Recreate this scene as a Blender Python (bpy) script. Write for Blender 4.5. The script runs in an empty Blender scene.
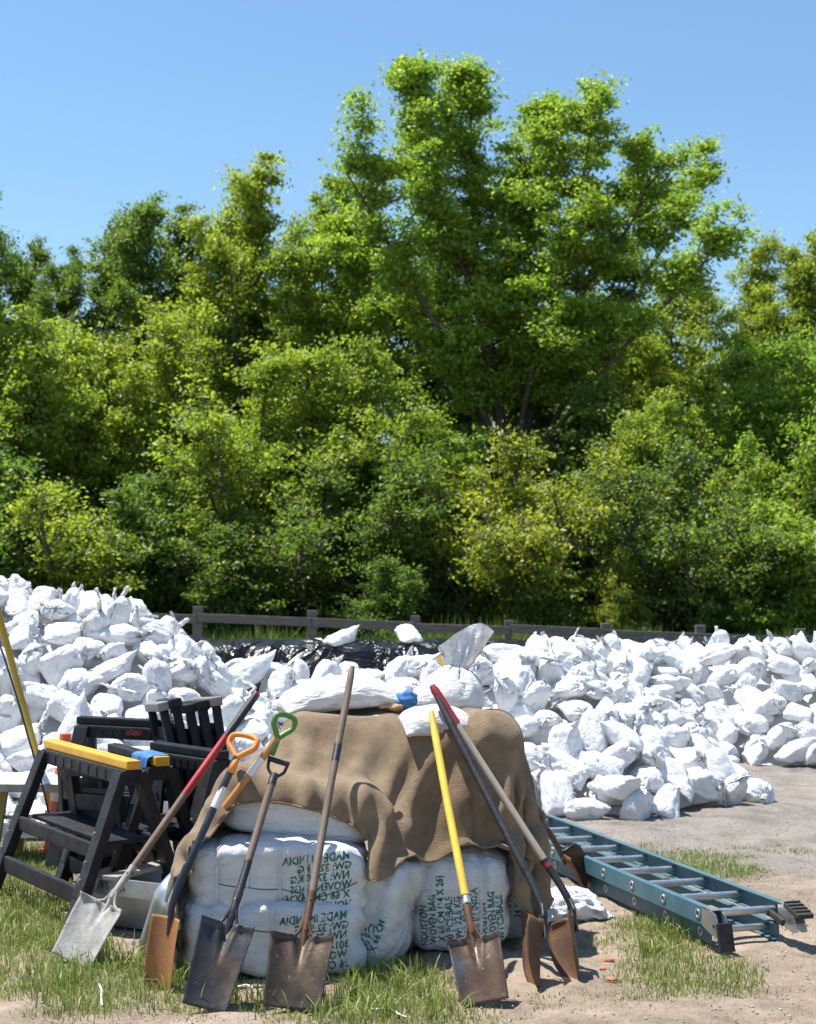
import bpy, bmesh, math, random
import numpy as np
from mathutils import Vector, Matrix
from mathutils.bvhtree import BVHTree

scene = bpy.context.scene
COL = scene.collection
R = math.radians

# ------------------------------------------------------------------ camera, sky, sun, exposure
FPX, CX, CY, EYE, PITCH = 1500.0, 408.0, 512.0, 1.6, math.atan(88 / 1500.0)
cam_data = bpy.data.cameras.new('camera')
cam = bpy.data.objects.new('camera', cam_data)
COL.objects.link(cam)
cam.location = (0, 0, EYE)
cam.rotation_euler = (R(90) + PITCH, 0, 0)
cam_data.sensor_fit = 'HORIZONTAL'
cam_data.sensor_width = 36.0
cam_data.lens = FPX * 36.0 / 816.0
cam_data.clip_end = 2000.0
cam_data.dof.use_dof = True
cam_data.dof.focus_distance = 7.0
cam_data.dof.aperture_fstop = 6.0
scene.camera = cam

SUN = Vector((-0.32, 0.14, 0.94)).normalized()
world = bpy.data.worlds.new('World')
scene.world = world
world.use_nodes = True
wn = world.node_tree.nodes
sky = wn.new('ShaderNodeTexSky')
sky.sky_type = 'NISHITA'
sky.sun_disc = False
sky.sun_elevation = math.asin(SUN.z)
sky.sun_rotation = math.atan2(SUN.x, SUN.y)
sky.air_density = 1.0
sky.dust_density = 0.35
sky.ozone_density = 1.5
wn['Background'].inputs['Strength'].default_value = 0.098
clear = wn.new('ShaderNodeHueSaturation')                      # very clear dry air: a cleaner blue all over
clear.inputs['Hue'].default_value = 0.494
clear.inputs['Saturation'].default_value = 1.12
clear.inputs['Value'].default_value = 0.97
world.node_tree.links.new(sky.outputs['Color'], clear.inputs['Color'])
world.node_tree.links.new(clear.outputs['Color'], wn['Background'].inputs['Color'])
sun_data = bpy.data.lights.new('sun', 'SUN')
sun_data.energy = 4.5
sun_data.angle = R(0.53)
sun_data.color = (1.0, 0.965, 0.90)
sun = bpy.data.objects.new('sun', sun_data)
COL.objects.link(sun)
sun.rotation_euler = SUN.to_track_quat('Z', 'Y').to_euler()
sun.location = (-6, 6, 20)
vs = scene.view_settings
vs.view_transform = 'Standard'
vs.look = 'None'
vs.exposure = 0.95
vs.gamma = 1.0
vs.use_curve_mapping = False

# ------------------------------------------------------------------ pixel helpers (a pixel gives a direction; depth comes from what it touches)
cp, sp = math.cos(PITCH), math.sin(PITCH)
def ray(px, py):
    x, u = (px - CX) / FPX, (CY - py) / FPX
    return Vector((x, cp - u * sp, sp + u * cp))
def at(px, py, Y):
    d = ray(px, py)
    return Vector((0, 0, EYE)) + d * (Y / d.y)
def ground_z(x, y):
    x = np.asarray(x, dtype=float); y = np.asarray(y, dtype=float)
    z = 0.05 * np.exp(-((x + 2.35) ** 2 / 1.0 + (y - 8.6) ** 2 / 0.8))
    z = z + 0.010 * np.sin(1.7 * x + 0.3) * np.sin(1.3 * y + 0.8) + 0.006 * np.sin(3.9 * x + 1.9 * y)
    return z
def gz(x, y): return float(ground_z(x, y))
def on_ground(px, py):
    d = ray(px, py); t = -EYE / d.z
    for _ in range(6):
        p = d * t
        t = (gz(p.x, p.y) - EYE) / d.z
    return Vector((0, 0, EYE)) + d * t

# ------------------------------------------------------------------ object helpers
def tag(o, label, cat=None, group=None, kind=None):
    if label: o['label'] = label
    if cat: o['category'] = cat
    if group: o['group'] = group
    if kind: o['kind'] = kind
    return o
def empty(name, loc=(0, 0, 0), rz=0.0):
    o = bpy.data.objects.new(name, None)
    o.empty_display_size = 0.1
    COL.objects.link(o)
    o.location = loc; o.rotation_euler = (0, 0, rz)
    return o
def obj(name, me, mat=None, parent=None):
    o = bpy.data.objects.new(name, me)
    COL.objects.link(o)
    if mat is not None and len(me.materials) == 0: me.materials.append(mat)
    if parent is not None: o.parent = parent
    return o
def mesh(name, v, f, smooth=True):
    me = bpy.data.meshes.new(name)
    v = np.asarray(v, dtype=np.float32)
    if isinstance(f, np.ndarray):
        n, k = f.shape
        me.vertices.add(len(v)); me.vertices.foreach_set('co', v.ravel())
        me.loops.add(n * k); me.loops.foreach_set('vertex_index', f.astype(np.int32).ravel())
        me.polygons.add(n)
        me.polygons.foreach_set('loop_start', np.arange(0, n * k, k, dtype=np.int32))
        me.polygons.foreach_set('loop_total', np.full(n, k, dtype=np.int32))
        me.update(calc_edges=True)
    else:
        me.from_pydata([tuple(map(float, p)) for p in v], [], f)
        me.update()
    if smooth: me.polygons.foreach_set('use_smooth', [True] * len(me.polygons))
    return me
def weld(me, d=1e-5):
    bm = bmesh.new(); bm.from_mesh(me)
    bmesh.ops.remove_doubles(bm, verts=bm.verts, dist=d)
    bmesh.ops.recalc_face_normals(bm, faces=bm.faces)
    bm.to_mesh(me); bm.free(); me.update()
    return me
def grid_faces(nu, nv, wrap=False):
    i = np.arange(nv - 1)[:, None] * nu
    j = np.arange(nu if wrap else nu - 1)[None, :]
    j2 = (j + 1) % nu
    return np.stack([i + j, i + j2, i + nu + j2, i + nu + j], -1).reshape(-1, 4)
def vnoise(seed):
    """smooth value noise, vectorised: n(p) in -1..1"""
    rng = np.random.default_rng(seed)
    T = rng.uniform(-1, 1, (16, 16, 16))
    def n(p):
        p = np.asarray(p, dtype=float)
        i = np.floor(p).astype(int); f = p - i; f = f * f * (3 - 2 * f)
        out = 0
        for a in (0, 1):
            for b in (0, 1):
                for c in (0, 1):
                    w = np.where(a, f[..., 0], 1 - f[..., 0]) * np.where(b, f[..., 1], 1 - f[..., 1]) * np.where(c, f[..., 2], 1 - f[..., 2])
                    out = out + w * T[(i[..., 0] + a) % 16, (i[..., 1] + b) % 16, (i[..., 2] + c) % 16]
        return out
    return n
NZ = [vnoise(k) for k in range(6)]
def box_mesh(name, size, bev=0.006, seg=2, off=(0, 0, 0), taper=None):
    """a bevelled box; taper = (sx, sy) scale of the top face"""
    bm = bmesh.new()
    bmesh.ops.create_cube(bm, size=1.0)
    for v in bm.verts:
        t = taper if (taper and v.co.z > 0) else (1, 1)
        v.co = Vector((v.co.x * size[0] * t[0] + off[0], v.co.y * size[1] * t[1] + off[1], v.co.z * size[2] + off[2]))
    if bev:
        bmesh.ops.bevel(bm, geom=list(bm.edges), offset=bev, segments=seg, profile=0.6, affect='EDGES')
    me = bpy.data.meshes.new(name); bm.to_mesh(me); bm.free()
    return me
def bar_mesh(name, a, b, w, h, up=Vector((0, 0, 1)), bev=0.004, w2=None, h2=None):
    """a bevelled bar from a to b, w wide and h deep (w2, h2 at the b end)"""
    a, b = Vector(a), Vector(b); d = (b - a); L = d.length; d.normalize()
    s = d.cross(up)
    if s.length < 1e-4: s = d.cross(Vector((0, 1, 0)))
    s.normalize(); n = s.cross(d)
    w2 = w2 or w; h2 = h2 or h
    bm = bmesh.new()
    vs_ = []
    for (c, ww, hh) in ((a, w, h), (b, w2, h2)):
        for (i, j) in ((-1, -1), (1, -1), (1, 1), (-1, 1)):
            vs_.append(bm.verts.new(c + s * (i * ww / 2) + n * (j * hh / 2)))
    for f in ((3, 2, 1, 0), (4, 5, 6, 7), (0, 1, 5, 4), (1, 2, 6, 5), (2, 3, 7, 6), (3, 0, 4, 7)):
        bm.faces.new([vs_[k] for k in f])
    if bev: bmesh.ops.bevel(bm, geom=list(bm.edges), offset=bev, segments=2, profile=0.6, affect='EDGES')
    bmesh.ops.recalc_face_normals(bm, faces=bm.faces)
    me = bpy.data.meshes.new(name); bm.to_mesh(me); bm.free()
    return me
def catmull(pts, n=8):
    P = [np.array(p, dtype=float) for p in pts]
    P = [2 * P[0] - P[1]] + P + [2 * P[-1] - P[-2]]
    out = []
    for i in range(1, len(P) - 2):
        for t in np.linspace(0, 1, n, endpoint=False):
            p0, p1, p2, p3 = P[i - 1], P[i], P[i + 1], P[i + 2]
            out.append(0.5 * (2 * p1 + (p2 - p0) * t + (2 * p0 - 5 * p1 + 4 * p2 - p3) * t * t + (3 * p1 - p0 - 3 * p2 + p3) * t ** 3))
    out.append(P[-2])
    return np.array(out)
def tube_data(pts, rad, seg=10, caps=True, flat=1.0):
    pts = np.asarray(pts, dtype=float); n = len(pts)
    rad = np.broadcast_to(np.asarray(rad, dtype=float), (n,))
    t = np.gradient(pts, axis=0); t /= np.linalg.norm(t, axis=1)[:, None] + 1e-12
    ref = np.array([0, 0, 1.0]) if abs(t[0, 2]) < 0.9 else np.array([1.0, 0, 0])
    V = []
    s = np.cross(t[0], ref); s /= np.linalg.norm(s)
    ang = np.linspace(0, 2 * np.pi, seg, endpoint=False)
    for i in range(n):
        s = s - t[i] * np.dot(s, t[i]); s /= np.linalg.norm(s)
        b = np.cross(t[i], s)
        V.append(pts[i] + rad[i] * (np.cos(ang)[:, None] * s + flat * np.sin(ang)[:, None] * b))
    V = np.concatenate(V)
    F = [list(map(int, q)) for q in grid_faces(seg, n, True)]
    if caps:
        F.append(list(range(seg))[::-1]); F.append(list(range((n - 1) * seg, n * seg)))
    return V, F
def tube_mesh(name, pts, rad, seg=10, caps=True, flat=1.0):
    V, F = tube_data(pts, rad, seg, caps, flat)
    me = mesh(name, V, F)
    bm = bmesh.new(); bm.from_mesh(me); bmesh.ops.recalc_face_normals(bm, faces=bm.faces)
    for e in bm.edges:
        if len(e.link_faces) == 2 and e.calc_face_angle(0) > 0.9: e.smooth = False
    bm.to_mesh(me); bm.free()
    return me
def merge_data(parts):
    V, F, o = [], [], 0
    for v, f in parts:
        V.append(v); F += [[int(k) + o for k in q] for q in f]; o += len(v)
    return np.concatenate(V), F
def copy_thing(root):
    c = root.copy(); COL.objects.link(c)
    for ch in list(root.children):
        d = ch.copy(); COL.objects.link(d); d.parent = c
        for g in list(ch.children):
            e = g.copy(); COL.objects.link(e); e.parent = d
    return c

# ------------------------------------------------------------------ materials
def new_mat(name):
    m = bpy.data.materials.new(name); m.use_nodes = True
    nt = m.node_tree
    return m, nt, nt.nodes['Principled BSDF']
def nd(nt, kind, **kw):
    n = nt.nodes.new(kind)
    for k, v in kw.items(): setattr(n, k, v)
    return n
def coords(nt, scale=(1, 1, 1), rand=True, kind='Object'):
    tc = nd(nt, 'ShaderNodeTexCoord'); mp = nd(nt, 'ShaderNodeMapping')
    mp.inputs['Scale'].default_value = scale
    nt.links.new(tc.outputs[kind], mp.inputs['Vector'])
    if rand:
        oi = nd(nt, 'ShaderNodeObjectInfo'); mu = nd(nt, 'ShaderNodeMath', operation='MULTIPLY')
        mu.inputs[1].default_value = 37.0
        nt.links.new(oi.outputs['Random'], mu.inputs[0])
        nt.links.new(mu.outputs[0], mp.inputs['Location'])
    return mp.outputs['Vector']
def noise(nt, vec, scale, detail=5, rough=0.6, dist=0.0):
    n = nd(nt, 'ShaderNodeTexNoise')
    n.inputs['Scale'].default_value = scale; n.inputs['Detail'].default_value = detail
    n.inputs['Roughness'].default_value = rough; n.inputs['Distortion'].default_value = dist
    if vec is not None: nt.links.new(vec, n.inputs['Vector'])
    return n.outputs['Fac']
def ramp(nt, fac, stops):
    r = nd(nt, 'ShaderNodeValToRGB')
    el = r.color_ramp.elements
    while len(el) > 1: el.remove(el[-1])
    el[0].position, el[0].color = stops[0][0], (*stops[0][1], 1)
    for p, c in stops[1:]:
        e = el.new(p); e.color = (*c, 1)
    nt.links.new(fac, r.inputs['Fac'])
    return r.outputs['Color']
def mixc(nt, fac, a, b):
    m = nd(nt, 'ShaderNodeMix', data_type='RGBA')
    for sock, v in ((m.inputs['Factor'], fac), (m.inputs['A'], a), (m.inputs['B'], b)):
        pass
    def put(s, v):
        if isinstance(v, (int, float)): s.default_value = v
        elif isinstance(v, tuple): s.default_value = (*v, 1)
        else: nt.links.new(v, s)
    put(m.inputs[0], fac); put(m.inputs[6], a); put(m.inputs[7], b)
    return m.outputs[2]
def bump(nt, bsdf, height, strength, dist=0.01):
    b = nd(nt, 'ShaderNodeBump')
    b.inputs['Strength'].default_value = strength; b.inputs['Distance'].default_value = dist
    nt.links.new(height, b.inputs['Height'])
    nt.links.new(b.outputs['Normal'], bsdf.inputs['Normal'])
def worn(name, c1, c2, scale=9, lo=0.42, hi=0.62, rough=(0.4, 0.6), metal=0.0, bstr=0.3, bscale=70, stretch=(1, 1, 1), speck=None, spec=0.5):
    """paint, wood, metal or plastic with a second tone of wear, fine relief and uneven gloss"""
    m, nt, b = new_mat(name)
    v = coords(nt, stretch)
    f = noise(nt, v, scale, 8, 0.65, 0.3)
    col = ramp(nt, f, [(lo, c1), (hi, c2)])
    if speck:
        g = noise(nt, v, scale * 7, 3, 0.7)
        k = ramp(nt, g, [(0.64, (0, 0, 0)), (0.72, (1, 1, 1))])
        col = mixc(nt, k, col, speck)
    nt.links.new(col, b.inputs['Base Color'])
    mr = nd(nt, 'ShaderNodeMapRange')
    mr.inputs['To Min'].default_value, mr.inputs['To Max'].default_value = rough
    mr.inputs['From Min'].default_value, mr.inputs['From Max'].default_value = 0.3, 0.7
    nt.links.new(noise(nt, v, scale * 2.3, 4), mr.inputs['Value'])
    nt.links.new(mr.outputs[0], b.inputs['Roughness'])
    b.inputs['Metallic'].default_value = metal
    b.inputs['Specular IOR Level'].default_value = spec
    if bstr: bump(nt, b, noise(nt, v, bscale, 5, 0.7), bstr, 0.004)
    return m
MAT = {}
# woven polypropylene: white, faintly see-through, fine weave and small creases
def sack_mat(name, tint=(0.84, 0.845, 0.855), dirt=(0.55, 0.50, 0.43), dlo=0.60, dhi=0.80, tr=0.12):
    m, nt, b = new_mat(name)
    v = coords(nt, (1, 1, 1))
    dn = ramp(nt, noise(nt, v, 6, 6, 0.65, 0.4), [(dlo, (0, 0, 0)), (dhi, (1, 1, 1))])
    oi = nd(nt, 'ShaderNodeObjectInfo')
    tone = mixc(nt, oi.outputs['Random'], tint, tuple(c * 0.93 for c in tint))
    dm = nd(nt, 'ShaderNodeMath', operation='MULTIPLY'); dm.inputs[1].default_value = 0.45
    nt.links.new(dn, dm.inputs[0])
    col = mixc(nt, dm.outputs[0], tone, dirt)
    nt.links.new(col, b.inputs['Base Color'])
    b.inputs['Roughness'].default_value = 0.48
    b.inputs['Specular IOR Level'].default_value = 0.4
    w1 = noise(nt, coords(nt, (0.55, 1.6, 1.6)), 13, 7, 0.6, 1.6)
    bump(nt, b, w1, 0.85, 0.022)
    t = nd(nt, 'ShaderNodeBsdfTranslucent'); mx = nd(nt, 'ShaderNodeMixShader')
    nt.links.new(col, t.inputs['Color'])
    mx.inputs[0].default_value = tr
    nt.links.new(b.outputs[0], mx.inputs[1]); nt.links.new(t.outputs[0], mx.inputs[2])
    nt.links.new(mx.outputs[0], nt.nodes['Material Output'].inputs['Surface'])
    return m
MAT['sack'] = sack_mat('white woven sack')
MAT['sack_hero'] = sack_mat('white woven sack with sand dust', (0.80, 0.80, 0.80), (0.50, 0.44, 0.34), 0.52, 0.78)

# ------------------------------------------------------------------ sandbag shapes: small cloth simulation of filled, tied sacks
def simulate_sacks(B=14, NU=44, NV=38, steps=170, iters=5, seed=3):
    rng = np.random.default_rng(seed)
    W, L = 0.38, 0.60
    du, dv = 2 * W / NU, L / (NV - 1)
    th = np.linspace(0, 2 * np.pi, NU, endpoint=False)
    vt = np.array([int(NV * rng.uniform(0.70, 0.85)) for _ in range(B)])     # row of the tie
    style = np.array([0, 1, 1, 0, 2, 0, 1, 0, 1, 2, 0, 1, 0, 0][:B])          # 0 tied, 1 tied with wide flared mouth, 2 mouth folded flat
    X = np.zeros((B, NV, NU, 3))
    s = np.linspace(0, 1, NV)
    X[..., 0] = (s * L)[None, :, None]
    X[..., 1] = (W * 0.46 * np.cos(th))[None, None, :]
    X[..., 2] = (0.07 * np.sin(th))[None, None, :] * np.minimum(1, s * 8)[None, :, None]
    X += rng.normal(0, 0.003, X.shape)
    P = X.copy()
    rows = np.arange(NV)
    body = (rows[None, :] <= vt[:, None]).astype(float)[:, :, None, None]
    vol_t = rng.uniform(0.0100, 0.0160, B)
    press = rng.uniform(0.8, 1.25, B)
    planes = []
    for k in range(5):                                                         # neighbours in the heap press on the sack
        n = rng.normal(size=(B, 3)); n[:, 2] = np.abs(n[:, 2]) * 0.6; n[:, 0] *= 0.6
        n /= np.linalg.norm(n, axis=1)[:, None]
        d = rng.uniform(0.085, 0.19, B)
        planes.append((n, d))
    neck_dir = rng.normal(size=(B, 3)) * np.array([0.2, 0.7, 0.6]); neck_dir[:, 0] = 0.5; neck_dir[:, 2] += 0.35
    fan = np.cross(neck_dir, rng.normal(size=(B, 3))); fan /= np.linalg.norm(fan, axis=1)[:, None]
    fanw = np.where(style == 1, 0.9, rng.uniform(0.25, 0.7, B))
    mir = (-np.arange(NU)) % NU
    def con(A, Bs, rest, stretch, comp):
        d = Bs - A
        l = np.sqrt((d * d).sum(-1, keepdims=True)) + 1e-9
        e = (l - rest) / l
        k = np.where(e > 0, stretch, comp) * 0.5
        c = d * (e * k)
        A += c; Bs -= c
    dg = math.hypot(du, dv)
    evu, odu = slice(0, NU, 2), slice(1, NU, 2)
    for it in range(steps):
        vel = (X - P) * 0.93
        P = X.copy()
        tu = np.roll(X, -1, 2) - np.roll(X, 1, 2)
        tv = np.empty_like(X); tv[:, 1:-1] = X[:, 2:] - X[:, :-2]; tv[:, 0] = X[:, 1] - X[:, 0]; tv[:, -1] = X[:, -1] - X[:, -2]
        nrm = np.cross(tu, tv)
        c = (X * body).sum((1, 2), keepdims=True) / (body.sum((1, 2), keepdims=True) * NU)
        vol = np.abs(((X - c) * nrm * body).sum((1, 2, 3))) / 3 * 0.25
        nl = np.sqrt((nrm * nrm).sum(-1, keepdims=True)) + 1e-12
        sgn = np.sign(((X - c) * nrm * body).sum((1, 2, 3)))[:, None, None, None]
        p = press * np.clip(1.4 - vol / vol_t, -0.2, 1.0)
        vel += nrm / nl * sgn * body * (p[:, None, None, None] * 0.0016)
        vel[..., 2] -= 0.0005
        if it < 90:
            vel += (1 - body) * (neck_dir / np.linalg.norm(neck_dir, axis=1)[:, None])[:, None, None, :] * 0.0007
        ax = X.mean(2, keepdims=True)                                          # the loose mouth past the tie fans out sideways
        lat = ((X - ax) * fan[:, None, None, :]).sum(-1, keepdims=True)
        vel += (1 - body) * np.clip(lat * 0.035 + np.sign(lat) * 0.0004, -0.0022, 0.0022) * fan[:, None, None, :] * fanw[:, None, None, None]
        vl = np.sqrt((vel * vel).sum(-1, keepdims=True)); vel *= np.minimum(1, 0.012 / (vl + 1e-9))
        X = X + vel
        sq = min(1.0, it / 70.0)
        for _ in range(iters):
            con(X[:, :, evu], X[:, :, odu], du, 0.95, 0.55)
            t = X[:, :, odu]; Xn = np.roll(X, -2, 2)[:, :, evu].copy(); X0 = Xn.copy()
            con(t, Xn, du, 0.95, 0.55); X[:, :, evu] += np.roll(Xn - X0, 1, 2)
            con(X[:, 0:NV - 1:2], X[:, 1:NV:2], dv, 0.95, 0.55)
            con(X[:, 1:NV - 1:2], X[:, 2:NV:2], dv, 0.95, 0.55)
            # shear
            for sh in (1, -1):
                Xr = np.roll(X, sh, 2)
                A = X[:, 0:NV - 1:2]; Bq = Xr[:, 1:NV:2].copy(); B0 = Bq.copy()
                con(A, Bq, dg, 0.35, 0.25); X[:, 1:NV:2] += np.roll(Bq - B0, -sh, 2)
            # bending, across two cells
            con(X[:, 0:NV - 2:4], X[:, 2:NV:4][:, :len(range(0, NV - 2, 4))], 2 * dv, 0.2, 0.10)
            # bottom seam sewn flat
            m = 0.5 * (X[:, 0] + X[:, 0][:, mir]); X[:, 0] = m
            for b in range(B):
                if style[b] == 2:
                    m = 0.5 * (X[b, -1] + X[b, -1][mir]); X[b, -1] += 0.6 * (m - X[b, -1])
                else:
                    r = X[b, vt[b]]; cc = r.mean(0); d = r - cc
                    l = np.sqrt((d * d).sum(-1, keepdims=True)) + 1e-9
                    lim = 0.17 * (1 - sq) + 0.024 * sq
                    X[b, vt[b]] = cc + d * np.minimum(1, lim / l)
        cb = (X * body).sum((1, 2), keepdims=True) / (body.sum((1, 2), keepdims=True) * NU)
        for n, d in planes:
            h = ((X - cb) * n[:, None, None, :]).sum(-1) - d[:, None, None]
            X -= body * 0.35 * np.maximum(h, 0)[..., None] * n[:, None, None, :]
        fl = -0.085
        X[..., 2] = np.maximum(X[..., 2], cb[..., 2] + fl)
    cb = (X * body).sum((1, 2), keepdims=True) / (body.sum((1, 2), keepdims=True) * NU)
    X = X - cb
    out = []
    F = grid_faces(NU, NV, True)
    for b in range(B):
        wu, wv = np.meshgrid(np.arange(NU), np.arange(NV))
        cr = np.cos(wu * 2 * np.pi / NU), np.sin(wu * 2 * np.pi / NU)
        q = np.stack([cr[0] * 4.2 + b * 3.1, cr[1] * 4.2, wv * 0.16], -1)
        rid = 1 - 2.4 * np.abs(NZ[b % 6](q)); rid2 = 1 - 2.4 * np.abs(NZ[(b + 2) % 6](q * np.array([2.1, 2.1, 1.7])))
        tu = np.roll(X[b], -1, 1) - np.roll(X[b], 1, 1); tv = np.gradient(X[b], axis=0)
        nn = np.cross(tu, tv); nn /= np.sqrt((nn * nn).sum(-1, keepdims=True)) + 1e-12
        ew = np.minimum(1, np.minimum(wv, NV - 1 - wv) / 4.0)
        X[b] += nn * (ew * (0.0060 * rid + 0.0060 * rid2))[..., None]          # creases in the cloth
        me = mesh('sack', X[b].reshape(-1, 3), F)
        weld(me, 0.0012)
        me.polygons.foreach_set('use_smooth', [True] * len(me.polygons))
        me.materials.append(MAT['sack'])
        out.append(me)
    return out, style
import time
_t = time.time()
SACKS, SACK_STYLE = simulate_sacks()
print('sacks', time.time() - _t)

# ------------------------------------------------------------------ ground
def ground_material():
    m, nt, b = new_mat('sandy soil and gravel')
    tc = nd(nt, 'ShaderNodeTexCoord'); v = tc.outputs['Object']
    n1 = noise(nt, v, 0.9, 7, 0.62, 0.5); n2 = noise(nt, v, 7, 8, 0.7); n3 = noise(nt, v, 55, 6, 0.75); n4 = noise(nt, v, 160, 3, 0.7)
    soil = ramp(nt, n2, [(0.30, (0.285, 0.218, 0.164)), (0.5, (0.395, 0.314, 0.242)), (0.72, (0.49, 0.408, 0.326))])
    grav = ramp(nt, n3, [(0.25, (0.17, 0.155, 0.142)), (0.5, (0.30, 0.275, 0.252)), (0.75, (0.43, 0.40, 0.37))])
    sx = nd(nt, 'ShaderNodeSeparateXYZ'); nt.links.new(v, sx.inputs[0])
    # gravelled yard begins about nine metres out
    mr = nd(nt, 'ShaderNodeMapRange'); mr.inputs['From Min'].default_value = 7.9; mr.inputs['From Max'].default_value = 9.4
    ad = nd(nt, 'ShaderNodeMath', operation='MULTIPLY_ADD'); ad.inputs[1].default_value = 3.4; ad.inputs[2].default_value = -1.7
    nt.links.new(n1, ad.inputs[0]); a2 = nd(nt, 'ShaderNodeMath', operation='ADD')
    nt.links.new(sx.outputs['Y'], a2.inputs[0]); nt.links.new(ad.outputs[0], a2.inputs[1]); nt.links.new(a2.outputs[0], mr.inputs['Value'])
    gsel = nd(nt, 'ShaderNodeMath', operation='MULTIPLY'); gsel.inputs[1].default_value = 0.85
    nt.links.new(mr.outputs[0], gsel.inputs[0])
    col = mixc(nt, gsel.outputs[0], soil, grav)
    # darker and lighter wheel-worn patches
    pt = ramp(nt, noise(nt, v, 1.7, 6, 0.6, 0.8), [(0.32, (0.62, 0.60, 0.58)), (0.5, (0.95, 0.94, 0.93)), (0.66, (1.14, 1.13, 1.12))])
    mu = nd(nt, 'ShaderNodeMix', data_type='RGBA', blend_type='MULTIPLY'); mu.inputs[0].default_value = 1.0
    nt.links.new(col, mu.inputs[6]); nt.links.new(pt, mu.inputs[7])
    sp_ = ramp(nt, n4, [(0.36, (0.72, 0.70, 0.68)), (0.5, (1, 1, 1)), (0.68, (1.14, 1.13, 1.12))])
    m2 = nd(nt, 'ShaderNodeMix', data_type='RGBA', blend_type='MULTIPLY'); m2.inputs[0].default_value = 1.0
    nt.links.new(mu.outputs[2], m2.inputs[6]); nt.links.new(sp_, m2.inputs[7])
    # leaf litter under the wood beyond the fence
    fr = nd(nt, 'ShaderNodeMapRange'); fr.inputs['From Min'].default_value = 21.5; fr.inputs['From Max'].default_value = 23.5
    nt.links.new(a2.outputs[0], fr.inputs['Value'])
    cc = mixc(nt, fr.outputs[0], m2.outputs[2], (0.055, 0.062, 0.025))
    nt.links.new(cc, b.inputs['Base Color'])
    b.inputs['Roughness'].default_value = 0.95
    b.inputs['Specular IOR Level'].default_value = 0.15
    hs = nd(nt, 'ShaderNodeMath', operation='ADD'); nt.links.new(n3, hs.inputs[0]); nt.links.new(n2, hs.inputs[1])
    bump(nt, b, hs.outputs[0], 0.8, 0.03)
    return m
def graded(lo, a, b, hi, step, n):
    left = a - np.geomspace(step, a - lo, n)[::-1]; right = b + np.geomspace(step, hi - b, n)
    return np.concatenate([left, np.arange(a, b, step), right])
gx = graded(-400, -3.5, 4.5, 400, 0.045, 26)
gy = graded(-60, 4.8, 15.5, 900, 0.05, 30)
GX, GY = np.meshgrid(gx, gy)
GZ = ground_z(GX, GY)
near = (GY > 4.6) & (GY < 16) & (np.abs(GX) < 5)
pp = np.stack([GX * 3.1, GY * 3.1, GX * 0], -1)
GZ = GZ + near * (0.012 * NZ[0](pp) + 0.010 * NZ[1](pp * 2.9) + 0.006 * NZ[2](pp * 6.3)) - 0.010
g = obj('ground', mesh('ground', np.stack([GX, GY, GZ], -1).reshape(-1, 3), grid_faces(len(gx), len(gy))), ground_material())
g['kind'] = 'structure'; g['label'] = 'bare sandy soil turning to gravel further back'

# ------------------------------------------------------------------ grass (uncountable)
def blade_material(name, dark, light, dry):
    m, nt, b = new_mat(name)
    at_ = nd(nt, 'ShaderNodeAttribute', attribute_name='tone')
    col = ramp(nt, at_.outputs['Fac'], [(0.0, dark), (0.6, light), (0.86, tuple(c * 1.2 for c in light)), (0.95, dry)])
    nt.links.new(col, b.inputs['Base Color']); b.inputs['Roughness'].default_value = 0.5
    b.inputs['Specular IOR Level'].default_value = 0.35
    t = nd(nt, 'ShaderNodeBsdfTranslucent'); nt.links.new(col, t.inputs['Color'])
    mx = nd(nt, 'ShaderNodeMixShader'); mx.inputs[0].default_value = 0.35
    nt.links.new(b.outputs[0], mx.inputs[1]); nt.links.new(t.outputs[0], mx.inputs[2])
    nt.links.new(mx.outputs[0], nt.nodes['Material Output'].inputs['Surface'])
    return m
MAT['grass'] = blade_material('grass', (0.14, 0.19, 0.032), (0.29, 0.36, 0.085), (0.52, 0.47, 0.28))
def blades(name, xy, h, w, mat, seed, lean=0.45):
    rng = np.random.default_rng(seed); n = len(xy)
    a = rng.uniform(0, 2 * np.pi, n); la = rng.uniform(0, 2 * np.pi, n); ln = np.abs(rng.normal(0, lean, n))
    base = np.column_stack([xy, ground_z(xy[:, 0], xy[:, 1]) - 0.012])
    sx_ = np.column_stack([np.cos(a), np.sin(a), np.zeros(n)])
    ld = np.column_stack([np.cos(la), np.sin(la), np.zeros(n)])
    V = np.zeros((n, 7, 3))
    for k, t in enumerate((0, 0.4, 0.75)):
        c = base + np.array([0, 0, 1]) * (h * t * (1 - 0.25 * ln * t))[:, None] + ld * (h * ln * t * t)[:, None]
        ww = (w * (1 - 0.55 * t * t) / 2)[:, None]
        V[:, 2 * k] = c - sx_ * ww; V[:, 2 * k + 1] = c + sx_ * ww
    V[:, 6] = base + np.array([0, 0, 1]) * (h * (1 - 0.3 * ln))[:, None] + ld * (h * ln)[:, None]
    i = (np.arange(n) * 7)[:, None]
    F = np.concatenate([i + np.array([[0, 1, 3]]), i + np.array([[0, 3, 2]]), i + np.array([[2, 3, 5]]), i + np.array([[2, 5, 4]]), i + np.array([[4, 5, 6]])])
    me = mesh(name, V.reshape(-1, 3), F)
    at_ = me.attributes.new('tone', 'FLOAT', 'POINT')
    at_.data.foreach_set('value', np.repeat(rng.uniform(0, 1, n), 7).astype(np.float32))
    o = obj(name, me, mat); o['kind'] = 'stuff'
    return o
def patch(px0, px1, py0, py1): return (px0, px1, py0, py1)
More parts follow.
